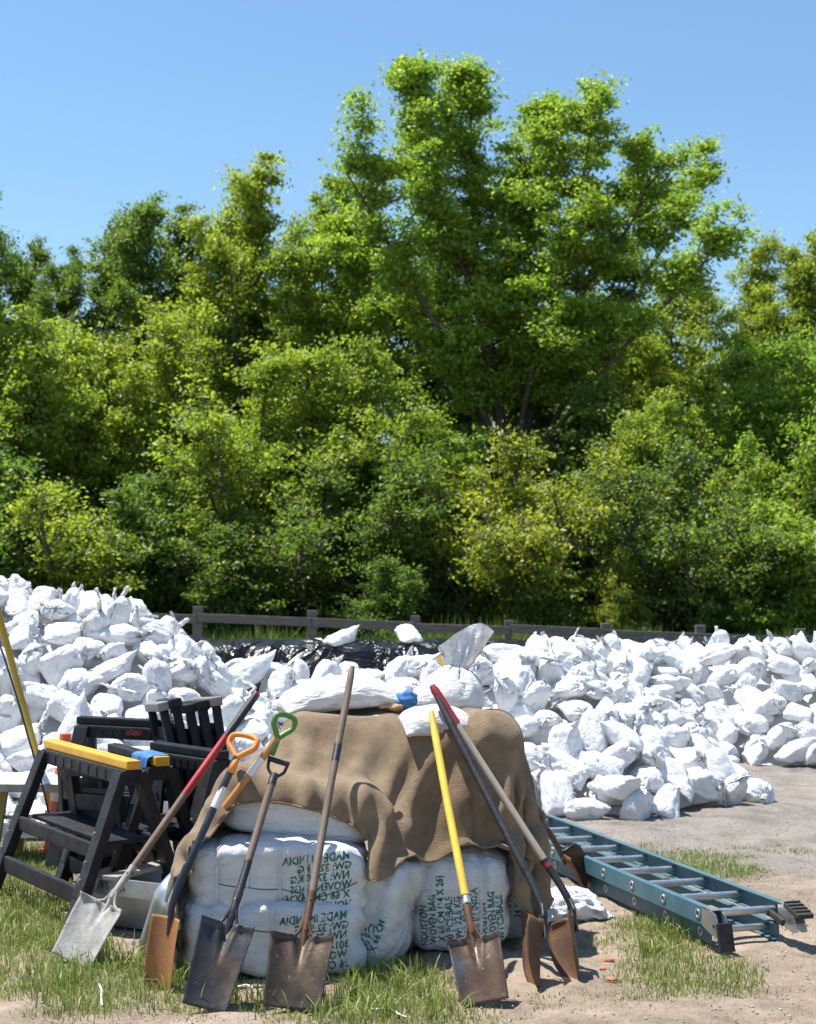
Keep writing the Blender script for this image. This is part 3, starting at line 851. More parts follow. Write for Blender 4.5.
# those that show largest first; the rest go into the mass behind
def shows(p):
    px, py, d = px_of(p)
    s = 1.0 / d
    if px < 250 and py > 760: s *= 0.2                       # behind the sawhorses
    if 190 < px < 535 and py > 715: s *= 0.05                # behind the covered bales
    if px < -8 or px > 824: s *= 0.3
    if p[1] > 12.4 and px < 540 and heap_h(p[0], p[1] - 0.5) > p[2] + 0.05: s *= 0.4
    return s
spots.sort(key=lambda p: -shows(p))
single, rest = spots[:300], spots[300:]
print('bags', len(spots))
tied = [i for i, s in enumerate(SACK_STYLE) if s != 2]
counts = {}
def bag_label(p, upright, sc, k):
    """which one: its look and stance, its level, and what stands in front of or beside it"""
    px, py, d = px_of(p)
    if px < 215:
        where = 'left heap behind yellow pole' if px < 62 else 'left heap behind sawhorses' if px < 150 else 'left heap, its right flank'
    elif px < 520:
        where = 'heap left of the lying sack' if px < 300 else 'heap behind the lying sack' if px < 400 else 'heap behind standing sack'
    elif d < 13.4:
        where = 'front lobe against the canvas' if px < 590 else 'front lobe beyond the ladder' if px < 665 else 'front lobe, its right tip'
    else:
        where = 'right heap behind the front lobe' if px < 650 else 'right heap, its middle' if px < 735 else 'right heap at the photo edge'
    if heap_h(p[0], p[1]) < 0.32: lvl = 'at foot of'
    elif p[2] > heap_h(p[0], p[1] + 0.35) - 0.02: lvl = 'on top of'
    elif p[2] > 0.75: lvl = 'high on'
    else: lvl = 'halfway up'
    size = 'large' if sc > 0.88 else 'small' if sc < 0.77 else 'middling'
    mouth = ('tied', 'flared', 'flat-mouthed')[int(SACK_STYLE[k])]
    return f'{size} {mouth} white sandbag {"neck up" if upright else "lying"} {lvl} the {where}'
def stance(i, p):
    up_ = heap_n(p[0], p[1])
    crest = p[2] > heap_h(p[0], p[1] + 0.3) - 0.03
    upright = rng.uniform() < (0.42 if crest else 0.10 if p[2] < 0.35 else 0.20)
    if upright:                                               # neck end points up and out of the heap
        ax = 0.45 * up_ + np.array([0, 0, 0.7]) + rng.normal(0, 0.28, 3)
        ax /= np.linalg.norm(ax)
        side = np.cross(ax, rng.normal(size=3)); side /= np.linalg.norm(side)
        y_ = np.cross(side, ax)
        sc = rng.uniform(0.66, 0.90)
        q = np.array(p) + up_ * 0.04
        M = Matrix(((ax[0], y_[0], side[0], q[0]), (ax[1], y_[1], side[1], q[1]), (ax[2], y_[2], side[2], q[2]), (0, 0, 0, 1))) @ Matrix.Diagonal((sc, sc, sc, 1))
    else:
        up_ = 0.75 * up_ + np.array([0, -0.05, 0.35]) + rng.normal(0, 0.20, 3)
        sc = rng.uniform(0.86, 1.14, 3) * rng.uniform(0.74, 0.97) * np.array([1.04, 1.04, 0.86])
        M = bag_matrix(np.array(p) + up_ * 0.035, up_, rng.uniform(0, 6.283), sc)
    return upright, M, float(np.mean(sc))
SACK_LOW = np.array([min(v.co.z for v in me.vertices) for me in SACKS])
made = {}
for i, p in enumerate(single):
    upright, M, sc = stance(i, p)
    k = int(rng.choice(tied)) if upright else int(rng.integers(len(SACKS)))
    o = obj('sandbag', SACKS[k]); o.matrix_world = M
    made.setdefault(bag_label(p, upright, sc, k), []).append((px_of(p)[0], o))
for lab, lst in made.items():                                # bags alike in all that: told apart by their order from left to right
    lst.sort(key=lambda q: q[0])
    words = [''] if len(lst) == 1 else ['leftmost'] + ['second', 'third', 'fourth', 'fifth', 'sixth', 'seventh'][:len(lst) - 2] + ['rightmost']
    for (x_, o), w_ in zip(lst, words): tag(o, (w_ + ' ' + (lab.replace('middling ', '').replace(' white', '') if w_ and len(lab.split()) > 14 else lab)).strip(), 'sandbag', 'white sandbags dumped in a heap')
# the remaining bags and the inside of the heap, one mass
allv, allf, off = [], [], 0
def add_mass(me, M):
    global off
    n = len(me.vertices); co = np.empty(n * 3); me.vertices.foreach_get('co', co); co = co.reshape(-1, 3)
    Mn = np.array(M); co = co @ Mn[:3, :3].T + Mn[:3, 3]
    allv.append(co); allf.extend([[k + off for k in pl.vertices] for pl in me.polygons]); off += n
for p in rest + poisson(7000, 0.30, 0.14):
    upright, M, sc = stance(0, p)
    add_mass(SACKS[int(rng.integers(len(SACKS)))], M)
cx_ = np.arange(-7.5, 8.0, 0.12); cy_ = np.arange(9.6, 18.2, 0.12)
A, Bm = np.meshgrid(cx_, cy_); Hc = np.maximum(heap_h(A, Bm) - 0.20, -0.06)
Vc = np.stack([A, Bm, Hc], -1).reshape(-1, 3); Fc = grid_faces(len(cx_), len(cy_))
Fc = Fc[(Vc[Fc][:, :, 2] > -0.055).any(1)]
allv.append(Vc); allf.extend([[int(k) + off for k in q] for q in Fc])
mass = obj('sandbag_mass', mesh('sandbag_mass', np.concatenate(allv), allf), MAT['sack'])
tag(mass, 'white sandbags deeper in the heap, mostly hidden by those on top', kind='stuff')
# loose bags lying on the black sheeting
for (px, py, D, yw, s, lab) in ((338, 640, 14.75, 0.3, 0.8, 'flat white sandbag lying on the black plastic sheet, left of the two'), (408, 634, 14.95, 1.7, 0.8, 'white sandbag with ears up on the black plastic sheet')):
    p = at(px, py, D)
    o = obj('sandbag', SACKS[2 if px > 350 else 4]); o.matrix_world = bag_matrix((p.x, p.y, p.z), (0, -0.2, 1), yw, (s, s, s * 0.75))
    tag(o, lab, 'sandbag')

# ------------------------------------------------------------------ wrapped bales of empty sacks
MAT['bale'] = sack_mat('white bale wrapping', (0.72, 0.735, 0.75), (0.45, 0.43, 0.38), 0.50, 0.80, 0.05)
MAT['strap'] = worn('pale strapping', (0.50, 0.52, 0.53), (0.66, 0.67, 0.67), 12, rough=(0.3, 0.5))
MAT['print'] = worn('green ink', (0.004, 0.100, 0.065), (0.02, 0.17, 0.11), 30, 0.45, 0.75, (0.6, 0.8), 0, 0)
_nt = MAT['print'].node_tree; _tr = _nt.nodes.new('ShaderNodeBsdfTransparent'); _mx = _nt.nodes.new('ShaderNodeMixShader')
_k = ramp(_nt, noise(_nt, coords(_nt), 42, 6, 0.75, 0.5), [(0.52, (0, 0, 0)), (0.62, (1, 1, 1))])          # ink worn off in places
_nt.links.new(_k, _mx.inputs[0]); _nt.links.new(_nt.nodes['Principled BSDF'].outputs[0], _mx.inputs[1]); _nt.links.new(_tr.outputs[0], _mx.inputs[2])
_nt.links.new(_mx.outputs[0], _nt.nodes['Material Output'].inputs['Surface'])
MAT['stitch'] = worn('black stitching', (0.015, 0.015, 0.018), (0.04, 0.04, 0.04), 12)
def bale_mesh(size, straps=(), seed=0, rnd=0.32, sag=0.0, n=44):
    """cushioned block; straps = positions along x that pinch it"""
    a = np.linspace(-1, 1, n)
    U, W = np.meshgrid(a, a); o = np.ones_like(U)
    V, F, off_ = [], [], 0
    for ax in range(3):
        for s in (-1, 1):
            q = [None] * 3; q[ax] = o * s; q[(ax + 1) % 3] = U * (s); q[(ax + 2) % 3] = W
            V.append(np.stack(q, -1).reshape(-1, 3)); F.append(grid_faces(n, n) + off_); off_ += n * n
    V = np.concatenate(V); F = np.concatenate(F)
    p = 2 / rnd
    k = (np.abs(V) ** p).sum(1) ** (1 / p)
    V = V / k[:, None]
    hs = np.array(size) / 2
    X = V * hs
    # bulge between straps, pinch under them
    for sx_ in straps:
        g = np.exp(-((X[:, 0] - sx_) / 0.022) ** 2)
        X[:, 1:] *= (1 - 0.055 * g)[:, None]
    n1, n2 = vnoise(seed + 50), vnoise(seed + 80)
    q = X / np.array([0.055, 0.20, 0.20]); r = X / np.array([0.14, 0.14, 0.14])
    nn = X / (np.linalg.norm(X, axis=1)[:, None] + 1e-9)
    X = X + nn * ((0.009 * n1(q + 7) + 0.019 * n2(r + 3) + 0.005 * n1(X / 0.03 + 11)) * (0.5 if size[2] < 0.3 and not straps else 1.0))[:, None]
    # gathered ends
    e = np.clip((np.abs(V[:, 0]) - 0.72) / 0.28, 0, 1)
    ang = np.arctan2(X[:, 2], X[:, 1])
    X[:, 0] += np.sign(V[:, 0]) * e * 0.010 * np.sin(ang * 11 + 3 * n2(r))
    X[:, 2] -= sag * (X[:, 0] / hs[0]) ** 2
    me = mesh('bale', X, F); weld(me, 0.0004)
    me.polygons.foreach_set('use_smooth', [True] * len(me.polygons))
    return me
def to_bvh(me): return BVHTree.FromPolygons([v.co.copy() for v in me.vertices], [list(p.vertices) for p in me.polygons])
def band(me_bvh, sx_, size, w=0.013, lift=0.0025, n=72):
    """a strap round the bale at x = sx_"""
    V = []
    for k in range(n):
        a = 2 * math.pi * k / n; d = Vector((0, math.cos(a), math.sin(a)))
        for dx in (-w / 2, w / 2):
            h = me_bvh.ray_cast(Vector((sx_ + dx, 0, 0)) + d * 3, -d)
            V.append((h[0] if h[0] else d * size[2] / 2) + d * lift)
    F = [[2 * k, 2 * k + 1, (2 * k + 3) % (2 * n), (2 * k + 2) % (2 * n)] for k in range(n)]
    return mesh('strap', V, F)
def print_on(bale, bvh, text, origin, xd, yd, size, mirror=False, squeeze=1.0, lift=0.002):
    """lettering laid on the surface: flat text cast along the view of its own plane onto the bale (local space)"""
    cu = bpy.data.curves.new('lettering', 'FONT'); cu.body = text; cu.size = size; cu.space_character = 1.02
    cu.offset = size * 0.028
    cu.resolution_u = 2
    tmp = bpy.data.objects.new('lettering', cu); COL.objects.link(tmp)
    dg_ = bpy.context.evaluated_depsgraph_get(); dg_.update()
    me = bpy.data.meshes.new_from_object(tmp.evaluated_get(dg_))
    bpy.data.objects.remove(tmp, do_unlink=True)
    bm = bmesh.new(); bm.from_mesh(me)
    bmesh.ops.triangulate(bm, faces=bm.faces)
    for _ in range(2):
        bmesh.ops.subdivide_edges(bm, edges=[e for e in bm.edges if e.calc_length() > size * 0.22], cuts=1)
        bmesh.ops.triangulate(bm, faces=bm.faces)
    xd, yd, origin = Vector(xd).normalized(), Vector(yd).normalized(), Vector(origin)
    nrm = xd.cross(yd)
    for v_ in bm.verts:
        lx = v_.co.x * squeeze; jit = 0.0018 * math.sin(lx * 160 + v_.co.y * 90)
        p = origin + xd * lx + yd * (v_.co.y + jit)
        h = bvh.ray_cast(p + nrm * 0.5, -nrm)
        v_.co = h[0] + h[1] * lift if h[0] else p
    if nrm.y > 0 or mirror: bmesh.ops.reverse_faces(bm, faces=bm.faces)
    bm.to_mesh(me); bm.free()
    o = obj('printed_line', me, MAT['print'], bale)
    return o
def bale(loc, size, rz, straps, seed, label, rx=0.0, ry=0.0, rnd=0.32, sag=0.0):
    root = empty('sack_bale', loc, rz)
    root.rotation_euler = (rx, ry, rz)
    me = bale_mesh(size, straps, seed, rnd, sag)
    obj('wrapping', me, MAT['bale'], root)
    bv = to_bvh(me)
    for s in straps: obj('strap', band(bv, s, size), MAT['strap'], root)
    tag(root, label, 'bale', 'wrapped bales of empty sacks')
    return root, bv
BALES = []
def add(*a, **k):
    r = bale(*a, **k); BALES.append((Vector(a[0]), a[1], k.get('rx', 0), k.get('ry', 0), a[2])); return r
L1, L1b = add((-0.590, 6.80, 0.150), (0.80, 0.64, 0.325), R(2), (-0.27, -0.14, 0.0, 0.13), 1, 'lower of the two left front bales, white with mirrored green print', rnd=0.27)
L2, L2b = add((-0.580, 6.82, 0.416), (0.78, 0.64, 0.30), R(2), (-0.25, -0.12, 0.02, 0.13), 2, 'upper of the two left front bales, white, mirrored made in india print', rnd=0.33, sag=0.03)
M1, M1b = add((-0.085, 6.90, 0.225), (0.24, 0.60, 0.47), R(-16), (), 3, 'slanting narrow white bale wedged between the left and the right bales', ry=R(14), rnd=0.34)
R1, R1b = add((0.225, 7.22, 0.225), (0.46, 0.70, 0.46), R(3), (0.09,), 4, 'white bale under the curtain with upright green print, behind the yellow shovel', rnd=0.40)
R2, R2b = add((0.50, 7.42, 0.20), (0.20, 0.62, 0.42), R(-3), (), 5, 'rightmost white bale at the base of the covered stack, little print', rnd=0.45)
U1, U1b = add((-0.50, 6.97, 0.660), (0.68, 0.60, 0.25), R(4), (), 6, 'unprinted white bale peeping out under the canvas above the left bales', ry=R(7), rnd=0.40)
U2, U2b = add((0.17, 7.30, 0.60), (0.60, 0.60, 0.31), R(2), (), 7, 'bale hidden under the right half of the canvas', rnd=0.36)
T1, T1b = add((-0.25, 7.42, 0.895), (0.66, 0.66, 0.29), R(3), (), 8, 'bale under the canvas top beneath the lying sandbag', rnd=0.38)
T2, T2b = add((0.27, 7.36, 0.885), (0.50, 0.62, 0.28), R(0), (), 9, 'bale under the canvas top beneath the standing sandbag', rnd=0.38)
# green print; on the two left bales it shows through back to front
for (root, bv, zs, lines) in ((L2, L2b, 0.075, ['MADE IN INDIA', 'GW: 32.5 KG', 'NW: 32.00 KG', 'WOVEN BAGS', 'X 66 CM(14X26)', 'HOUSTON']),
                              (L1, L1b, 0.095, ['MADE IN INDIA', 'GW: 32.5 KG', 'NW: 32.0 KG', '301-500', 'WOVEN BAG', '36 CM X 66'])):
    for i, tx in enumerate(lines):
        print_on(root, bv, tx, (0.318 + 0.008 * (i % 2), -0.2, zs - i * 0.041), (-1, 0.0, -0.10), (0.03, 0, 1), 0.047, True, 0.86)
for i, tx in enumerate(['HOUSTON', 'WOVEN BAG', 'X 66 CM (14 X 26)', '500 PCS/BALE', 'GW: 32.5 KG', 'NW: 32.0', 'MADE IN INDIA', 'HOUSTON', 'WOVEN BAG', '500 PCS/BALE']):
    print_on(R1, R1b, tx, (-0.150 + i * 0.0385, -0.2, -0.185 + 0.01 * (i % 3)), (-0.05, 0, 1), (-1, 0, -0.05), 0.046, False, 0.80)
for i, tx in enumerate(['MADE IN', 'KG 32.5', '500 PCS', 'X 66 CM']):
    print_on(M1, M1b, tx, (-0.045 + i * 0.036, -0.2, -0.20 + 0.02 * i), (0.06, 0, 1), (-1, 0, 0.06), 0.042, False, 0.9)
for i, tx in enumerate(['WOVEN', '14 X 26']):
    print_on(R2, R2b, tx, (-0.0 + i * 0.04, -0.2, -0.08), (0, 0, 1), (-1, 0, 0), 0.038, False, 0.9)
# black stitched seam along the upper left bale
def seam(root, bv, pts, r=0.0022):
    out = []
    for p in catmull(pts, 14):
        h = bv.ray_cast(Vector((p[0], -1, p[2])), Vector((0, 1, 0)))
        if h[0]: out.append(h[0] + h[1] * 0.001)
    obj('stitched_seam', tube_mesh('stitched_seam', [tuple(q) for q in out], r, 5), MAT['stitch'], root)
seam(L2, L2b, [(-0.24, 0, -0.03), (-0.1, 0, -0.05), (0.05, 0, -0.06), (0.18, 0, -0.085), (0.30, 0, -0.05), (0.35, 0, -0.03)])
seam(U1, U1b, [(-0.02, 0, 0.06), (0.06, 0, 0.03), (0.12, 0, 0.0)], 0.0028)
seam(L1, L1b, [(-0.30, 0, 0.03), (-0.12, 0, 0.05), (0.05, 0, 0.02), (0.12, 0, -0.02)])

# ------------------------------------------------------------------ canvas tarpaulin: a sheet let fall over the bales
def drape(steps=230, iters=7):
    h = 0.021
    s0, s1, t0, t1 = -1.30, 0.92, 6.50, 7.98
    nu, nv = int((s1 - s0) / h), int((t1 - t0) / h)
    S, T = np.meshgrid(np.linspace(s0, s1, nu), np.linspace(t0, t1, nv))
    n1 = vnoise(5)
    # front hem: a loose point near the middle, a longer corner at the right, ragged
    low = 0.26 * np.exp(-((S + 0.06) / 0.085) ** 2) + 0.10 * np.clip((S - 0.75) / 0.27, 0, 1) - 0.07 * np.clip((-0.25 - S) / 0.3, 0, 1) - 0.17 * np.clip((S - 0.08) / 0.3, 0, 1) + 0.24 * np.clip((-0.66 - S) / 0.22, 0, 1)
    fr = np.clip((T.max() - T) / (t1 - t0), 0, 1)
    Y = T - low * np.clip((fr - 0.45) / 0.55, 0, 1) - 0.012 * n1(np.stack([S * 9, T * 9, S * 0], -1)) * (fr > 0.95)
    c, s_ = math.cos(R(-2)), math.sin(R(-2))
    X = np.stack([S * c - (Y - 7.2) * s_, 7.2 + S * s_ + (Y - 7.2) * c, 1.11 + 0.03 * n1(np.stack([S * 6, T * 2.5, S], -1))], -1)
    # gentle start: sides already bowed down
    X[..., 2] -= 0.35 * np.clip((np.abs(S - 0.0) - 0.65), 0, 1) ** 1.5 + 0.5 * np.clip(6.95 - Y, 0, 1) ** 1.4
    P = X.copy()
    def rest(a, b): return np.sqrt(((a - b) ** 2).sum(-1, keepdims=True))
    R0 = np.stack([S * 1.13, Y * 1.01, S * 0], -1)      # a little more cloth than span, so that it folds
    sl = []
    for (dy, dx, ks, kc) in ((0, 1, 0.95, 0.8), (1, 0, 0.95, 0.8), (1, 1, 0.4, 0.3), (1, -1, 0.4, 0.3), (0, 2, 0.16, 0.16), (2, 0, 0.16, 0.16), (0, 4, 0.02, 0.05), (4, 0, 0.02, 0.05)):
        step_ = max(abs(dx), abs(dy))
        for ph in range(2):
            # alternate cells so that no vertex is moved twice at once
            ys = np.arange(nv - dy); xs = np.arange(max(0, -dx), nu - max(0, dx))
            if dy: ys = ys[(ys // dy) % 2 == ph]
            else: xs = xs[(xs // dx) % 2 == ph]
            if len(ys) == 0 or len(xs) == 0: continue
            A = (ys[:, None], xs[None, :]); Bq = (ys[:, None] + dy, xs[None, :] + dx)
            sl.append((A, Bq, rest(R0[A], R0[Bq]), ks, kc))
    boxes = []
    for loc, size, rx, ry, rz in BALES:
        M = (Matrix.Rotation(rz, 3, 'Z') @ Matrix.Rotation(ry, 3, 'Y') @ Matrix.Rotation(rx, 3, 'X'))
        boxes.append((np.array(loc), np.array(M), np.array(size) / 2, 0.10 if size[2] > 0.26 else 0.085))
    for it in range(steps):
        vel = (X - P) * (0.955 if it < steps * 0.75 else 0.86); P = X.copy()
        vel[..., 2] -= 0.0011
        vl = np.sqrt((vel * vel).sum(-1, keepdims=True)); vel *= np.minimum(1, 0.02 / (vl + 1e-9))
        X = X + vel
        for k in range(iters):
            for A, Bq, r0, ks, kc in sl:
                a, b_ = X[A], X[Bq]; d = b_ - a
                l = np.sqrt((d * d).sum(-1, keepdims=True)) + 1e-9
                e = (l - r0) / l; c_ = d * (e * np.where(e > 0, ks, kc) * 0.5)
                X[A] = a + c_; X[Bq] = b_ - c_
            if k % 3 == 2 or k == iters - 1:
                for loc, M, hs, rr in boxes:
                    q = (X - loc) @ M
                    core = np.clip(q, -(hs - rr), hs - rr); d = q - core
                    l = np.sqrt((d * d).sum(-1, keepdims=True)); pen = (rr + 0.022) - l
                    inside = (pen > 0) & (l > 1e-6)
                    push = np.where(inside, d / (l + 1e-9) * pen, 0) @ M.T
                    X = X + push
                    X = np.where(inside, X - (X - P) * 0.35 + 0.0, X)      # friction
                X[..., 2] = np.maximum(X[..., 2], 0.012)
    # pleats: they start at the top edge and open towards the hem
    tu = np.gradient(X, axis=1); tv = np.gradient(X, axis=0); N = np.cross(tu, tv); N /= np.sqrt((N * N).sum(-1, keepdims=True)) + 1e-12
    N *= np.sign(N[..., 2:3] + N[..., 2:3] * 0 + 1e-6) if False else 1.0
    out = np.sign((N * np.array([0, -0.6, 0.8])).sum(-1, keepdims=True)).mean(); N = N * (1 if out > 0 else -1)
    n2, n3 = vnoise(15), vnoise(16)
    hang = np.clip((1.06 - X[..., 2]) / 0.38, 0, 1) * np.clip(-N[..., 1] * 2.2 - 0.2, 0, 1)
    q = S * 8.6 + 0.5 * np.sin(T * 3.0) + 0.9 * n3(np.stack([S * 2.5, T * 1.2, S * 0], -1))
    pl = 1 - np.abs(2 * (q - np.floor(q)) - 1) * 2; amp = 0.6 + 0.5 * n2(np.stack([np.floor(q) * 1.37, T * 0.8, S * 0], -1))
    X = X + N * (hang * 0.040 * np.clip(amp, 0.15, 1.2) * (1 + np.sin(pl * np.pi / 2)))[..., None]
    soft = n2(np.stack([S * 3.4 + T * 1.6, T * 1.5 - S * 0.6, S * 0], -1)); soft2 = n3(np.stack([S * 8 + T * 4, T * 3.5, S * 0], -1))
    X = X + N * ((1 - hang * 0.6) * (0.020 * (1 - 2.6 * np.abs(soft)) + 0.010 * (1 - 2.4 * np.abs(soft2)) + 0.006))[..., None]
    return X, nu, nv
_t = time.time()
CX_, nu, nv = drape()
print('drape', time.time() - _t)
m, nt, b = new_mat('tan canvas')
v = coords(nt, (1, 1, 1), False)
f1 = noise(nt, v, 2.6, 7, 0.62, 0.6); f2 = noise(nt, v, 13, 6, 0.7)
c1 = ramp(nt, f1, [(0.28, (0.14, 0.094, 0.054)), (0.42, (0.255, 0.180, 0.108)), (0.55, (0.30, 0.22, 0.138)), (0.74, (0.39, 0.305, 0.21))])
c2 = ramp(nt, f2, [(0.32, (0.78, 0.76, 0.74)), (0.6, (1.05, 1.05, 1.05))])
mu = nd(nt, 'ShaderNodeMix', data_type='RGBA', blend_type='MULTIPLY'); mu.inputs[0].default_value = 1
nt.links.new(c1, mu.inputs[6]); nt.links.new(c2, mu.inputs[7]); nt.links.new(mu.outputs[2], b.inputs['Base Color'])
b.inputs['Roughness'].default_value = 0.9; b.inputs['Specular IOR Level'].default_value = 0.15
b.inputs['Sheen Weight'].default_value = 0.15
w = nd(nt, 'ShaderNodeMath', operation='ADD'); nt.links.new(noise(nt, v, 28, 6, 0.7, 0.8), w.inputs[0]); nt.links.new(noise(nt, v, 240, 2), w.inputs[1])
bump(nt, b, w.outputs[0], 0.8, 0.012)
MAT['canvas'] = m
tarp = obj('canvas_tarpaulin', mesh('canvas_tarpaulin', CX_.reshape(-1, 3), grid_faces(nu, nv)), MAT['canvas'])
md = tarp.modifiers.new('smooth', 'SUBSURF'); md.levels = md.render_levels = 1
md = tarp.modifiers.new('thickness', 'SOLIDIFY'); md.thickness = 0.004; md.offset = 0
hem = []
for row in (CX_[0], CX_[:, 0], CX_[:, -1]):
    hem.append(tube_data(row[::2], 0.0055, 6, True, 1.0))
obj('hem', mesh('hem', *merge_data(hem)), MAT['canvas'], tarp)
tag(tarp, 'tan canvas tarpaulin draped in folds over the stack of bales', 'tarpaulin')
TARP = BVHTree.FromPolygons([Vector(p) for p in CX_.reshape(-1, 3)], [list(map(int, q)) for q in grid_faces(nu, nv)])
def tarp_z(x, y):
    h = TARP.ray_cast(Vector((x, y, 3)), Vector((0, 0, -1)))
    return h[0].z if h[0] else gz(x, y)

# ------------------------------------------------------------------ shovels
MAT['rust'] = worn('rusty steel', (0.085, 0.042, 0.022), (0.155, 0.072, 0.030), 7, 0.40, 0.64, (0.5, 0.8), 0.25, 0.4, 60, speck=(0.05, 0.04, 0.035))
MAT['rust_orange'] = worn('orange rust', (0.24, 0.095, 0.030), (0.34, 0.15, 0.05), 5, 0.35, 0.7, (0.6, 0.85), 0.0, 0.4, 60, speck=(0.14, 0.06, 0.03))
MAT['steel_dark'] = worn('dark worn steel', (0.055, 0.055, 0.058), (0.12, 0.085, 0.062), 6, 0.48, 0.64, (0.32, 0.6), 0.7, 0.3, 60, speck=(0.20, 0.12, 0.07))
MAT['steel_brown'] = worn('brown worn steel', (0.060, 0.044, 0.034), (0.13, 0.086, 0.055), 5, 0.44, 0.66, (0.30, 0.55), 0.6, 0.3, 50, speck=(0.25, 0.22, 0.19))
MAT['steel_blue'] = worn('scuffed blue grey steel', (0.13, 0.135, 0.14), (0.115, 0.072, 0.046), 5, 0.40, 0.52, (0.3, 0.55), 0.55, 0.3, 50, speck=(0.35, 0.34, 0.33))
MAT['aluminium'] = worn('dull aluminium', (0.40, 0.43, 0.46), (0.52, 0.54, 0.56), 5, 0.4, 0.6, (0.34, 0.5), 0.75, 0.15, 40)
MAT['cement'] = worn('dried cement', (0.25, 0.235, 0.215), (0.40, 0.385, 0.36), 18, 0.35, 0.65, (0.9, 1.0), 0, 0.9, 90)
MAT['wood_dark'] = worn('dark handled wood', (0.105, 0.072, 0.052), (0.19, 0.135, 0.10), 5, 0.35, 0.7, (0.55, 0.8), 0, 0.4, 40, (9, 9, 1))
MAT['wood_grey'] = worn('grey handled wood', (0.26, 0.225, 0.185), (0.40, 0.355, 0.30), 5, 0.35, 0.7, (0.6, 0.85), 0, 0.4, 40, (9, 9, 1))
MAT['wood_tan'] = worn('varnished ash', (0.38, 0.17, 0.055), (0.50, 0.25, 0.09), 5, 0.35, 0.7, (0.35, 0.5), 0, 0.3, 40, (9, 9, 1))
MAT['black'] = worn('black plastic', (0.014, 0.014, 0.016), (0.035, 0.034, 0.034), 8, 0.4, 0.75, (0.35, 0.6), 0, 0.3, 60, speck=(0.10, 0.10, 0.10))
MAT['navy'] = worn('blue black steel tube', (0.012, 0.016, 0.028), (0.028, 0.033, 0.045), 8, rough=(0.25, 0.45), bstr=0.1)
MAT['red'] = worn('red fibreglass', (0.42, 0.018, 0.028), (0.30, 0.014, 0.022), 7, rough=(0.3, 0.5), bstr=0.1, speck=(0.2, 0.1, 0.1))
MAT['red_grip'] = worn('crimson rubber grip', (0.30, 0.012, 0.030), (0.22, 0.010, 0.024), 7, rough=(0.4, 0.6), bstr=0.2)
MAT['yellow'] = worn('yellow fibreglass', (0.78, 0.50, 0.045), (0.66, 0.40, 0.05), 6, rough=(0.3, 0.5), bstr=0.1, speck=(0.4, 0.3, 0.1))
MAT['orange'] = worn('orange plastic', (0.78, 0.26, 0.035), (0.66, 0.20, 0.03), 6, rough=(0.4, 0.6), bstr=0.1)
MAT['green'] = worn('green plastic grip', (0.075, 0.24, 0.035), (0.055, 0.18, 0.03), 6, rough=(0.35, 0.5), bstr=0.1)
MAT['white_tape'] = worn('white tape', (0.75, 0.75, 0.74), (0.6, 0.58, 0.55), 12, 0.5, 0.8)
MAT['peeling'] = worn('peeling blue white paint', (0.30, 0.42, 0.56), (0.62, 0.66, 0.70), 11, 0.46, 0.52, (0.35, 0.5), 0.2, 0.4, 40)
MAT['chipped'] = worn('black paint chipped white', (0.014, 0.018, 0.03), (0.7, 0.72, 0.74), 16, 0.53, 0.56, (0.3, 0.5), 0, 0.3, 50, (1, 1, 0.6))
